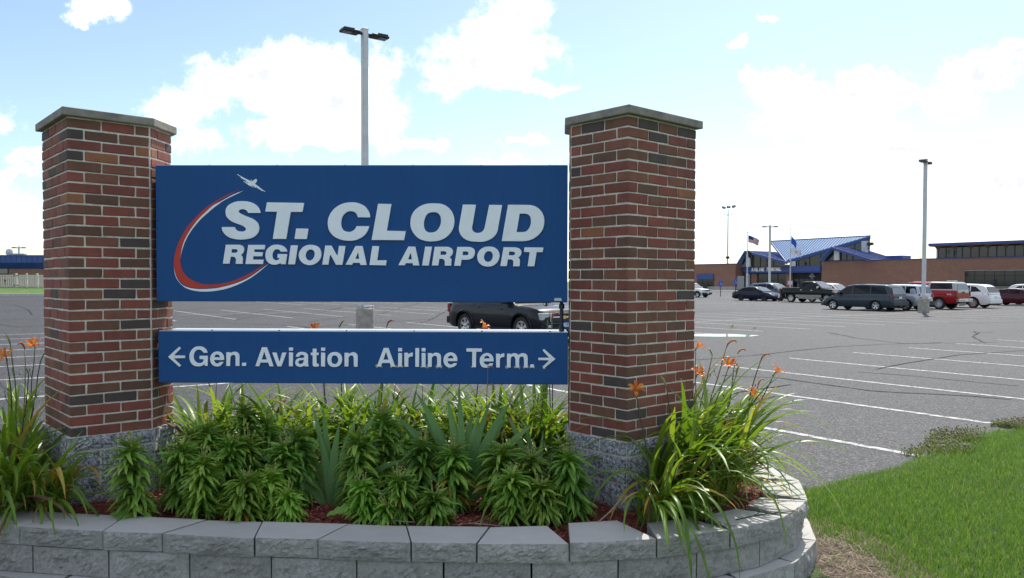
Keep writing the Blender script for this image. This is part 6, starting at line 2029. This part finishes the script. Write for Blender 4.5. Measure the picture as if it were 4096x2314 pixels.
    cross = dict(wb=3.02, fo=.95, ro=1.15, w=2.0, r=.385, tw=.25, gc=.25, paint='paint_white', rim='ten', rw=.74, arch=.075,
                 belt=[(-2.65, .80), (-2.58, 1.08), (-1.4, 1.12), (.8, 1.06), (1.1, 1.05), (1.9, .98), (2.3, .84), (2.46, .62)],
                 roofs=[([(-2.58, 1.08), (-2.25, 1.58), (-1.9, 1.72), (-.5, 1.78), (.1, 1.75), (.45, 1.66), (1.35, 1.05)], None)],
                 windows=[[(-2.02, 1.22), (-1.30, 1.18), (-1.30, 1.60), (-1.62, 1.55)], [(-1.22, 1.18), (-.2, 1.15), (-.2, 1.64), (-1.22, 1.61)], [(-.12, 1.15), (1.0, 1.13), (.42, 1.55), (-.12, 1.64)]],
                 screens=[((1.26, 1.12), (.52, 1.65), 'windscreen_glass', 'windscreen'), ((-2.55, 1.15), (-2.28, 1.54), 'car_glass', 'rear_window')], gaps=(-1.26, -.16, 1.0), handles=((-.4, .95), (.3, .93)), hmat='paint_white', mirror=(.92, 1.18),
                 boxes=[('bumper', 'paint_white', -2.72, -2.45, -.90, .90, .34, .62), ('licence_plate', 'plate_white', -2.675, -2.65, -.16, .16, .78, .90), ('bumper_trim', 'plastic_black', -2.71, -2.5, -.88, .88, .26, .36)],
                 side_lights=[('tail_lamp', 'tail_red', [(-2.56, .92), (-2.15, .98), (-2.12, 1.06), (-2.52, 1.08)])])
    build_car('crossover', 'white crossover parked tail-on right of the red pickup', 'suv', cross, (33.69, 57.77), (-.58, .816))

    esc = dict(wb=2.62, fo=.85, ro=.95, w=1.80, r=.34, gc=.30, paint='paint_silver', rim='five', rw=.80, arch=.075,
               belt=[(-2.25, .85), (-2.21, 1.08), (-1.2, 1.09), (.7, 1.07), (1.0, 1.06), (1.7, 1.0), (2.05, .88), (2.15, .66)],
               roofs=[([(-2.22, 1.08), (-2.05, 1.62), (-1.85, 1.70), (-.3, 1.74), (.2, 1.70), (1.0, 1.06)], None)],
               windows=[[(-2.0, 1.16), (-1.25, 1.15), (-1.25, 1.60), (-1.88, 1.58)], [(-1.17, 1.15), (-.25, 1.14), (-.25, 1.62), (-1.17, 1.60)], [(-.17, 1.14), (.75, 1.13), (.28, 1.56), (-.17, 1.62)]],
               screens=[((.94, 1.13), (.28, 1.64), 'windscreen_glass', 'windscreen'), ((-2.21, 1.14), (-2.07, 1.57), 'windscreen_glass', 'rear_window')], gaps=(-1.2, -.2, .85), handles=((-.4, .95), (.3, .94)), strips=((.30, .56, 'plastic_black'),), full_strip=True, flare='plastic_black', mirror=(.68, 1.18),
               boxes=[('bumper', 'plastic_black', -2.34, -2.10, -.86, .86, .36, .62), ('tail_lamp', 'tail_red', -2.275, -2.14, .66, .84, .84, 1.10), ('turn_lamp', 'amber', -2.28, -2.16, .68, .845, .90, .98), ('licence_plate', 'plate_white', -2.265, -2.24, -.16, .16, .78, .92),
                      ('roof_rail', 'plastic_black', -1.8, .0, .58, .62, 1.73, 1.78)])
    build_car('compact_suv', 'silver compact suv with black cladding behind the slate minivan', 'suv', esc, (26.07, 52.3), (-.58, .816))

    def variant(base, **kw):
        d = dict(base)
        d.update(kw)
        return d
    xo = dict(boxes=[('head_lamp', 'head_lamp', 2.16, 2.44, .50, .84, .72, .86), ('bumper', 'plastic_black', 2.28, 2.52, -.86, .86, .26, .50)], side_lights=[])
    build_car('crossover', 'grey-blue crossover behind the navy sedan', 'suv', variant(cross, paint='paint_grey', hmat='paint_grey', r=.35, **xo), (26.58, 78.4), (.58, -.816), 'front')
    build_car('crossover', 'white suv mostly hidden behind the black pickup', 'suv', variant(cross, **xo), (28.3, 74.6), (.58, -.816))
    build_car('sedan', 'pale sedan whose roof shows between black pickup and minivan', 'sedan', variant(sedan, paint='paint_white', rim='five', strips=()), (33.2, 76.0), (.58, -.816))
    mar = variant(sedan, paint='paint_maroon', rim='ten', r=.335, strips=())
    build_car('sedan', 'maroon sedan cut by the right edge of the photograph', 'sedan', mar, (39.84, 64.97), (.58, -.816))
    build_car('crossover', 'white suv behind the maroon sedan at the right edge', 'suv', variant(cross, **xo), (42.9, 67.0), (.58, -.816))
    build_car('compact_suv', 'white suv peeking out beside the right brick pillar, near the accessible parking signs', 'suv', variant(esc, paint='paint_white', boxes=[('head_lamp', 'head_lamp', 1.92, 2.14, .50, .82, .78, .94), ('grille', 'plastic_black', 2.08, 2.17, -.45, .45, .74, .92), ('bumper', 'plastic_black', 1.98, 2.24, -.84, .84, .38, .62), ('licence_plate', 'plate_white', 2.235, 2.25, -.15, .15, .46, .60)]), (22.05, 94.0), (.66, -.75), 'front')
# ------------------------------------------------------------------ terminal building
T_LOC = (58.59, 150.0, 0.0)
T_ROT = math.atan2(-.816, .578)
STROKES = {  # plain capitals on a 1 x 1.4 cell, drawn as bars (x0, z0, x1, z1)
    'A': [(0, 0, .5, 1.4), (.5, 1.4, 1, 0), (.22, .45, .78, .45)], 'I': [(.5, 0, .5, 1.4)], 'R': [(0, 0, 0, 1.4), (0, 1.4, .7, 1.4), (.7, 1.4, .95, 1.2), (.95, 1.2, .95, .9), (.95, .9, .7, .7), (.7, .7, 0, .7), (.6, .7, 1, 0)],
    'L': [(0, 1.4, 0, 0), (0, 0, .85, 0)], 'N': [(0, 0, 0, 1.4), (0, 1.4, 1, 0), (1, 0, 1, 1.4)], 'E': [(0, 0, 0, 1.4), (0, 1.4, .85, 1.4), (0, .7, .75, .7), (0, 0, .85, 0)], 'T': [(0, 1.4, 1, 1.4), (.5, 1.4, .5, 0)],
    'M': [(0, 0, 0, 1.4), (0, 1.4, .5, .4), (.5, .4, 1, 1.4), (1, 1.4, 1, 0)], '1': [(.5, 0, .5, 1.4)], '5': [(.9, 1.4, 0, 1.4), (0, 1.4, 0, .8), (0, .8, .7, .8), (.7, .8, .95, .5), (.95, .5, .7, 0), (.7, 0, 0, 0)], '0': [(0, .2, 0, 1.2), (0, 1.2, .5, 1.4), (.5, 1.4, 1, 1.2), (1, 1.2, 1, .2), (1, .2, .5, 0), (.5, 0, 0, .2)],
    '4': [(.7, 0, .7, 1.4), (.7, 1.4, 0, .45), (0, .45, 1, .45)], 't': [(.5, 1.3, .5, 0), (.15, 1, .85, 1)], 'h': [(.1, 0, .1, 1.4), (.1, .9, .8, .9), (.8, .9, .8, 0)], 'v': [(.1, .95, .5, 0), (.5, 0, .9, .95)], 'e': [(.1, .5, .9, .5), (.9, .5, .8, .9), (.8, .9, .2, .9), (.2, .9, .1, .2), (.1, .2, .9, 0)], '.': [(.4, 0, .6, 0)], 'S': [(.95, 1.2, .5, 1.4), (.5, 1.4, .1, 1.15), (.1, 1.15, .9, .4), (.9, .4, .5, 0), (.5, 0, .05, .25)],
}


def letters(text, x, y, z, height, advance, width, mat, parent, thick=.16):
    for i, ch in enumerate(text):
        if ch not in STROKES:
            continue
        m = MB()
        k = height / 1.4
        for a, b, c, d in STROKES[ch]:
            p, q = Vector((a * width, b * k)), Vector((c * width, d * k))
            u = (q - p).normalized() * thick * k / 2 * 1.0 if (q - p).length > 0 else Vector((0, 0))
            n = Vector((-u.y, u.x))
            p, q = p - u * .9, q + u * .9
            ox = x + i * advance
            m.slab([(ox + (p + n).x, y, z + (p + n).y), (ox + (p - n).x, y, z + (p - n).y), (ox + (q - n).x, y, z + (q - n).y), (ox + (q + n).x, y, z + (q + n).y)], (0, -.05 - .004 * len(m.f) / 6, 0))
        m.build('letter', mat, parent)


def seams(parent, base, edge_pts, direction, step_vec, count, mat='roof_blue'):
    pass


def clip_tri_line(tri, p, d):
    """length range of the line p + t d inside the triangle (2-D)"""
    ts = []
    for i in range(3):
        a, b = tri[i], tri[(i + 1) % 3]
        e = b - a
        den = d.x * e.y - d.y * e.x
        if abs(den) < 1e-9:
            continue
        w = a - p
        t = (w.x * e.y - w.y * e.x) / den
        u = (w.x * d.y - w.y * d.x) / den
        if -1e-6 <= u <= 1 + 1e-6:
            ts.append(t)
    return (min(ts), max(ts)) if len(ts) >= 2 else None


def roof_with_seams(parent, polys, thick, step, name='roof', fas=None):
    """polys: triangles in 3-D; standing seams run along local y every step metres"""
    m = MB()
    for tri in polys:
        m.slab(tri, (0, 0, -.14))
    r = m.build(name, 'roof_blue', parent)
    for tri in polys:
        a, b, c = (Vector(p) for p in tri)
        nrm = (b - a).cross(c - a)
        t2 = [Vector((p.x, p.y)) for p in (a, b, c)]
        zf = lambda x, y: a.z - (nrm.x * (x - a.x) + nrm.y * (y - a.y)) / nrm.z
        x = math.ceil(min(p.x for p in t2) / step) * step
        while x < max(p.x for p in t2):
            k = clip_tri_line(t2, Vector((x, 0)), Vector((0, 1)))
            if k and k[1] - k[0] > .3:
                y0, y1 = k
                p0, p1 = (x, y0, zf(x, y0)), (x, y1, zf(x, y1))
                MB().slab([(x - .025, y0, p0[2] + .003), (x + .025, y0, p0[2] + .003), (x + .025, y1, p1[2] + .003), (x - .025, y1, p1[2] + .003)], (0, 0, .07)).build('roof_seam', 'fascia_blue', r)
            x += step
    return r


def beam(a, b, w, h, name, mat, parent, up=(0, 0, 1)):
    """fascia board along a-b: h deep below the line, w thick"""
    a, b = Vector(a), Vector(b)
    d = (b - a).normalized()
    s = d.cross(Vector(up)).normalized() * w / 2
    q = [a + s, a - s, b - s, b + s]
    MB().slab(q, (0, 0, -h)).build(name, mat, parent)


def build_terminal():
    T = thing('terminal_building', 'brick airline terminal with folded blue metal roofs and blue canopy across the lot', 'building', T_LOC, T_ROT)
    P = lambda nm, mat, *b: MB().box(*b).build(nm, mat, T)
    # right wing
    w = P('brick_wall', 'far_brick', 0, 75, 0, 22, .95, 5.78)
    P('concrete_plinth', 'concrete', -.04, 75, -.06, 21, -.1, .96)
    P('coping', 'fascia_blue', -.1, 75.1, -.12, 22, 5.78, 5.93)
    P('band_course', 'far_brick', 0, 75, -.03, .2, 3.92, 4.02)
    P('window_opening', 'interior_dark', 26.0, 74, -.02, .06, 1.24, 3.76)
    k = 0
    x = 26.06
    while x < 44:
        for z0, z1 in ((1.30, 2.92), (2.98, 3.70)):
            f = MB().box(x, x + 1.42, -.045, -.021, z0, z1).build('window_pane', 'window_dark', T)
        MB().box(x - .05, x + .01, -.09, -.03, 1.24, 3.76).build('mullion', 'window_frame', T)
        x += 1.48
    P('window_head', 'concrete', 25.9, 74, -.08, .1, 3.76, 3.86)
    P('window_sill', 'concrete', 25.9, 74, -.12, .1, 1.14, 1.24)
    # seats behind the glass are left to the dark interior; clerestory on the roof
    C0 = 21.6
    P('clerestory_core', 'interior_dark', C0 + .1, 74, .15, 9, 5.93, 7.75)
    x = C0
    i = 0
    while x < 40:
        g = MB().box(x + .08, x + 1.20, .10, .14, 5.98, 7.62).build('clerestory_pane', 'window_dark', T)
        MB().box(x - .06, x + .06, .02, .12, 5.93, 7.8).build('mullion', 'window_frame', T)
        if i % 2 == 0:
            MB().slab([(x - .55, .06, 7.85), (x + .55, .06, 7.85), (x + .14, .06, 7.35), (x - .14, .06, 7.35)], (0, -.06, 0)).build('bracket', 'wood_soffit', T)
        x += 1.30
        i += 1
    P('clerestory_end', 'column_white', C0 - .3, C0, .1, 8.8, 5.93, 7.8)
    P('soffit', 'wood_soffit', C0 - 1.0, 74, -.9, 10, 7.84, 7.97)
    P('clerestory_roof', 'fascia_blue', C0 - 1.1, 74.2, -1.0, 10.2, 7.97, 8.38)
    # left wing
    P('brick_wall', 'far_brick', -60, -18.55, -2.0, 20, .9, 5.60)
    P('concrete_plinth', 'concrete', -60, -18.5, -2.06, 20, -.1, .91)
    P('coping', 'fascia_blue', -60, -18.45, -2.12, 20, 5.60, 5.72)
    P('band_course', 'far_brick', -60, -18.53, -2.03, 2, 3.75, 3.85)
    P('window_opening', 'interior_dark', -28.75, -24.2, -2.03, -1.9, .92, 3.48)
    aw = P('window_awning', 'metal_blue', -28.8, -24.15, -2.25, -2.03, 2.45, 3.50)
    for i in range(9):
        x = -28.6 + i * .54
        MB().box(x - .02, x + .02, -2.28, -2.25, 2.46, 3.49).build('awning_seam', 'fascia_blue', aw)
    for i in range(3):
        MB().box(-28.65 + i * 1.5, -27.25 + i * 1.5, -2.06, -2.035, .98, 2.42).build('window_pane', 'window_dark', T)
    # entrance bay
    P('entrance_core', 'interior_dark', -18.4, -.05, 1.2, 14, 0, 4.9)
    for a, b in ((-16.6, -15.2), (-8.2, -7.0)):
        P('brick_pier', 'far_brick', a, b, .55, 1.4, .9, 3.9)
        P('pier_base', 'concrete', a - .03, b + .03, .5, 1.4, 0, .9)
    for a, b in ((-15.1, -12.75), (-12.65, -10.35), (-10.25, -8.3)):
        f = P('entrance_frame', 'window_frame', a, b, .95, 1.1, .1, 3.6)
        MB().box(a + .07, (a + b) / 2 - .04, .90, .95, .2, 2.2).build('pane', 'window_dark', f)
        MB().box((a + b) / 2 + .04, b - .07, .90, .95, .2, 2.2).build('pane', 'window_dark', f)
        MB().box(a + .07, b - .07, .90, .95, 2.3, 3.5).build('pane', 'window_dark', f)
    for i in range(4):
        a = -6.6 + i * 1.15
        d = P('entrance_door', 'window_frame', a, a + 1.08, 1.0, 1.15, .1, 2.5)
        MB().box(a + .1, a + .98, .96, 1.0, .3, 2.4).build('pane', 'window_dark', d)
        MB().box(a + .88, a + .92, .90, .96, 1.0, 1.5).build('handle', 'chrome', d)
    P('column', 'column_white', -17.4, -16.8, -.1, .5, 0, 3.7)
    # canopy with the name
    m = MB()
    prof = [(-.35, 3.95), (-.20, 3.66), (3.0, 3.66), (3.0, 4.95), (-.35, 4.95)]
    for a, b in ((-18.1, -.06),):
        m.add([(a + (.35 if j < 2 else 0), y, z) for j, (y, z) in enumerate(prof)] + [(b, y, z) for y, z in prof], [(0, 1, 2, 3, 4), (9, 8, 7, 6, 5)] + [(j, (j + 1) % 5, (j + 1) % 5 + 5, j + 5) for j in range(5)])
    can = m.build('canopy', 'fascia_blue', T)
    MB().box(-18.1, -.06, -.39, -.352, 3.92, 4.02).build('canopy_trim', 'metal_blue', can)
    letters('AIRLINE TERMINAL', -15.7, -.36, 4.12, .62, .45, .30, 'paint_white', can, .34)
    letters('1550', -2.9, .88, 3.28, .20, .16, .11, 'column_white', T, .3)
    letters('45th Ave.', -3.2, .88, 2.95, .20, .15, .11, 'column_white', T, .3)
    letters('S.E.', -2.85, .88, 2.62, .20, .15, .11, 'column_white', T, .3)
    # notice board by the doors
    nb = P('notice_board', 'column_white', -7.55, -6.45, .2, .26, .55, 2.1)
    MB().box(-7.50, -6.50, .16, .2, .62, 1.35).build('notice_panel', 'notice_red', nb)
    for x in (-13.4, -9.6):
        MB().tube([(x, .2, 1.05), (x, .2, 1.5)], .10, 8).build('red_beacon', 'notice_red', T)
    # folded roofs
    A, B, D = (-15.8, 6.0, 10.5), (6.2, 6.0, 10.62), (-7.0, -1.0, 6.15)
    roof_with_seams(T, [(A, B, D)], .14, .62, 'main_roof')
    beam((-7.0, -1.0, 6.02), (6.2, 6.0, 10.47), .30, .55, 'fascia', 'fascia_blue', T)
    beam((-15.75, 6.0, 10.36), (-7.0, -1.0, 6.02), .30, .50, 'fascia', 'fascia_blue', T)
    beam((-15.8, 6.0, 10.55), (6.2, 6.0, 10.67), .3, .16, 'ridge_cap', 'fascia_blue', T)
    m = MB().add([(-6.7, -.4, 4.96), (6.0, 6.2, 4.96), (6.0, 6.2, 10.0), (-6.7, -.4, 5.75)], [(0, 1, 2, 3)])
    m.build('glass_wall', 'window_dark', T)
    for t in (.12, .26, .40, .54, .68, .82, .95):
        x, y = -6.7 + 12.7 * t, -.4 + 6.6 * t
        MB().box(x - .06, x + .06, y - .12, y - .02, 4.96, 5.65 + 4.2 * t).build('mullion', 'window_frame', T)
    P('column', 'column_white', -6.1, -5.3, -.75, -.45, 4.96, 5.9)
    P('column', 'column_white', 5.0, 5.9, 5.0, 5.8, 5.9, 9.6)
    # left gable
    K, G, E1, F1 = (-16.2, -2.0, 8.25), (-16.2, 8.0, 8.2), (-6.2, -2.0, 5.75), (-18.0, -2.0, 5.72)
    E2, F2 = (-6.2, 8.0, 5.75), (-18.6, 8.0, 5.72)
    roof_with_seams(T, [(K, E1, G), (E1, E2, G)], .14, 10.0, 'gable_roof')
    for i in range(1, 17):
        y = -2 + i * .6
        MB().slab([(-16.2, y - .03, 8.25), (-6.2, y - .03, 5.75), (-6.2, y + .03, 5.75), (-16.2, y + .03, 8.25)], (0, 0, .08)).build('roof_seam', 'fascia_blue', T)
    roof_with_seams(T, [(K, G, F1), (F1, G, F2)], .14, 10.0, 'gable_roof')
    beam((-16.2, -2.05, 8.32), (-6.1, -2.05, 5.80), .2, .48, 'fascia', 'fascia_blue', T)
    beam((-16.2, -2.05, 8.32), (-18.1, -2.05, 5.80), .2, .48, 'fascia', 'fascia_blue', T)
    MB().add([(-17.6, -1.2, 5.7), (-16.2, -1.2, 7.9), (-7.2, -1.2, 5.7), (-7.2, -1.2, 4.96), (-17.6, -1.2, 4.96)], [(0, 1, 2, 3, 4)]).build('gable_glass', 'window_dark', T)
    for x in (-14.6, -13.0, -11.4, -9.8):
        MB().box(x - .05, x + .05, -1.30, -1.21, 4.96, 7.85 - (x + 16.2) * .245).build('mullion', 'window_frame', T)
    P('column', 'column_white', -16.1, -15.2, -1.75, -1.3, 4.96, 7.75)
    for x in (-11.6, -6.9):
        l = MB().tube([(x, -.1, 4.95), (x, -.1, 5.75)], .05, 6).build('canopy_light', 'pole_paint', can)
        MB().box(x - .35, x + .35, -.35, .15, 5.75, 5.88).build('light_head', 'cabinet_grey', l)
    # right gable, standing on the right wing
    K, G, E1, F1 = (3.0, -1.4, 8.35), (3.0, 9.0, 8.3), (10.4, -1.4, 5.98), (.5, -1.4, 5.98)
    E2, F2 = (10.4, 9.0, 5.98), (.5, 9.0, 5.98)
    roof_with_seams(T, [(K, E1, G), (E1, E2, G)], .14, 20.0, 'gable_roof')
    for i in range(1, 17):
        y = -1.4 + i * .6
        MB().slab([(3.0, y - .03, 8.35), (10.4, y - .03, 5.98), (10.4, y + .03, 5.98), (3.0, y + .03, 8.35)], (0, 0, .08)).build('roof_seam', 'fascia_blue', T)
    roof_with_seams(T, [(K, G, F1), (F1, G, F2)], .14, 20.0, 'gable_roof')
    beam((3.0, -1.45, 8.42), (10.5, -1.45, 6.03), .2, .46, 'fascia', 'fascia_blue', T)
    beam((3.0, -1.45, 8.42), (.4, -1.45, 5.95), .2, .46, 'fascia', 'fascia_blue', T)
    MB().add([(.9, -.4, 5.95), (3.0, -.4, 7.9), (9.6, -.4, 5.95)], [(0, 1, 2)]).build('gable_glass', 'window_dark', T)
    for x in (5.4, 6.6):
        MB().box(x - .05, x + .05, -.5, -.41, 5.95, 7.9 - (x - 3.0) * .29).build('mullion', 'window_frame', T)
    P('column', 'column_white', 3.1, 4.1, -.9, -.5, 5.95, 7.7)
    P('roof_curb', 'fascia_blue', 9.2, 12.3, 6, 9, 5.93, 6.75)
    f = P('roof_floodlight', 'lamp_dark', 6.0, 6.9, 5.3, 5.9, 8.75, 9.3)
    MB().tube([(5.9, 5.4, 8.2), (6.3, 5.5, 8.3), (6.4, 5.6, 8.8)], .06, 6).build('bracket', 'lamp_dark', f)
    MB().tube([(17.2, 3, 5.9), (17.2, 3, 8.9)], .03, 5).build('roof_aerial', 'lamp_dark', T)
    MB().tube([(21.0, 4, 5.9), (21.0, 4, 8.2)], .03, 5).build('roof_aerial', 'lamp_dark', T)
    # forecourt walk and kerb
    m = MB()
    m.box(-60, 75, -9.0, -.07, -.05, .13)
    wk = m.build('terminal_walk', 'concrete_kerb')
    wk.location, wk.rotation_euler = T_LOC, (0, 0, T_ROT)
    tag(wk, kind='structure')
    m = MB().box(-60, -19, -9.25, -9.0, -.05, .17)
    kb = m.build('yellow_kerb', 'yellow_paint')
    kb.location, kb.rotation_euler = T_LOC, (0, 0, T_ROT)
    tag(kb, kind='structure')
    m = MB().box(-33, -25, -16.2, -13.0, -.05, .15, 0, .04)
    isl = m.build('traffic_island', 'concrete_kerb')
    isl.location, isl.rotation_euler = T_LOC, (0, 0, T_ROT)
    tag(isl, kind='structure')
    MB().box(-32.7, -25.3, -15.9, -13.3, .13, .20).build('turf', 'terrain_grass', isl)

    # flagpoles and flags
    def cloth(parent, name, w, h, x0, z0, sag, mats, mat_of, droop=.0, nx=20, ny=13, amp=.16, wind=(1, 0.25), cols=None):
        vs, fs, mi = [], [], []
        for j in range(ny + 1):
            for i in range(nx + 1):
                u, v = i / nx, j / ny
                x = x0 + w * u * (1 - .25 * droop * v)
                y = amp * math.sin(u * 7 + v * 1.5) * u ** .6 + wind[1] * w * u
                z = z0 - h * v * (1 - .55 * droop * u) - sag * u ** 1.3
                vs.append((x, y, z))
        for j in range(ny):
            for i in range(nx):
                a = j * (nx + 1) + i
                fs.append((a, a + 1, a + nx + 2, a + nx + 1))
                mi.append(mat_of(i / nx, j / ny, j))
        m = MB()
        m.v, m.f, m.mi = vs, fs, mi
        return m.build(name, mats, parent, 3.2)
    def pole(x, y, h, lab):
        p = thing('flagpole', lab, 'flagpole', (x, y, 0), 0, 'flagpoles in front of the terminal')
        MB().tube([(0, 0, 0), (0, 0, h * .5), (0, 0, h)], [.10, .085, .05], 10).build('pole', 'pole_paint', p, .8)
        MB().lathe([(0, -.12), (.09, -.08), (.12, 0), (.09, .08), (0, .12)], 'Z', 10, 0, (0, 0, h + .15)).build('finial', 'pole_paint', p, .8)
        MB().lathe([(0, 0), (.35, 0), (.35, .25), (.15, .3), (0, .3)], 'Z', 14).build('footing', 'concrete', p, .6)
        return p
    pole(37.1, 125, 9.55, 'left flagpole carrying the striped flag, left of the terminal name')
    pole(43.9, 125, 10.1, 'right flagpole carrying blue and white flags, right of the terminal name')
    f = thing('flag', 'red, white and blue flag with stripes flying on the left flagpole', 'flag', (37.1, 125, 0))
    cloth(f, 'cloth', 1.95, 1.15, .12, 9.25, .75, ['flag_red', 'flag_white', 'flag_blue'], lambda u, v, j: 2 if (u < .42 and j < 7) else (0 if j % 2 == 0 else 1), .35)
    f = thing('flag', 'black flag hanging limp below the striped flag', 'flag', (37.1, 125, 0))
    cloth(f, 'cloth', .75, 1.1, .12, 6.9, .75, ['flag_black'], lambda u, v, j: 0, .2, amp=.2)
    f = thing('flag', 'bright blue flag hanging folded on the right flagpole', 'flag', (43.9, 125, 0))
    cloth(f, 'cloth', 1.0, 1.2, .1, 9.15, 1.25, ['flag_sky'], lambda u, v, j: 0, .45, amp=.2)
    f = thing('flag', 'white flag with a small grey emblem on the right flagpole', 'flag', (43.9, 125, 0))
    cloth(f, 'cloth', 1.8, 1.1, .12, 7.35, .50, ['flag_white', 'flag_grey', 'flag_sky'], lambda u, v, j: 1 if (.30 < u < .52 and 3 < j < 9 and not (.36 < u < .44 and 4 < j < 7)) or (.16 < u < .3 and j == 4 + int((u - .16) * 20)) else (2 if u > .88 and 5 < j < 8 else 0), .1)
    # small things in front of the left wing
    def local(s, wv):
        c, sn = math.cos(T_ROT), math.sin(T_ROT)
        return (T_LOC[0] + c * s + sn * wv, T_LOC[1] + sn * s - c * wv)
    def access_sign(px, py, hh, lab):
        a = thing('accessible_parking_sign', lab, 'sign', (px, py, 0), 0, 'accessible parking signs')
        MB().tube([(0, 0, 0), (0, 0, hh)], .045, 6).build('post', 'lamp_dark', a)
        b = MB().box(-.26, .26, -.08, -.05, hh - .75, hh, 0, .01).build('plate', 'sign_access_blue', a)
        m = MB().tube([(.13 * math.cos(q), -.085, hh - .45 + .13 * math.sin(q)) for q in np.linspace(-2.6, 1.2, 10)], .022, 5)
        m.tube([(-.04, -.085, hh - .15), (-.02, -.085, hh - .38), (.12, -.085, hh - .40), (.18, -.085, hh - .58)], .025, 5)
        m.build('wheelchair_symbol', 'column_white', b)
    access_sign(26.6, 101.0, 2.05, 'accessible parking sign standing alone left of the grey cabinet')
    access_sign(31.6, 112.0, 2.25, 'accessible parking sign in front of the grey utility cabinet')
    cb = thing('utility_cabinet', 'grey metal utility cabinet on a post beside the left wing of the terminal', 'cabinet', (33.5, 116.0, 0), -.2)
    MB().box(-.45, .45, -.3, .3, .75, 2.7, 0, .03).build('cabinet', 'cabinet_grey', cb)
    MB().box(-.40, .40, -.325, -.3, .85, 2.6).build('door', 'cabinet_grey', cb)
    MB().box(-.12, .12, -.1, .1, 0, .75).build('post', 'lamp_dark', cb)
    bn = thing('bench', 'dark bench under the blue awning of the left wing', 'bench', (*local(-26.5, 2.9), .13), T_ROT)
    MB().box(-1.0, 1.0, -.25, .25, .42, .50).build('seat', 'lamp_dark', bn)
    MB().box(-1.0, 1.0, .2, .28, .5, 1.0).build('backrest', 'lamp_dark', bn)
    for s in (-.85, .85):
        MB().box(s - .05, s + .05, -.22, .26, 0, .42).build('leg', 'lamp_dark', bn)


# ------------------------------------------------------------------ build everything, large things first
build_ground()
build_wall()
build_pillar('brick_pillar', 'left brick pillar with a stone coping and speckled plinth, holding the signs', (-2.800, 5.000), 0.0573, -1)
build_pillar('brick_pillar', 'right brick pillar with a stone coping, beside the orange daylilies', (0.715, 4.906), 0.0573, 1)
build_sign()
build_terminal()
build_left_side()
build_lamps()
build_cars()
build_plants()
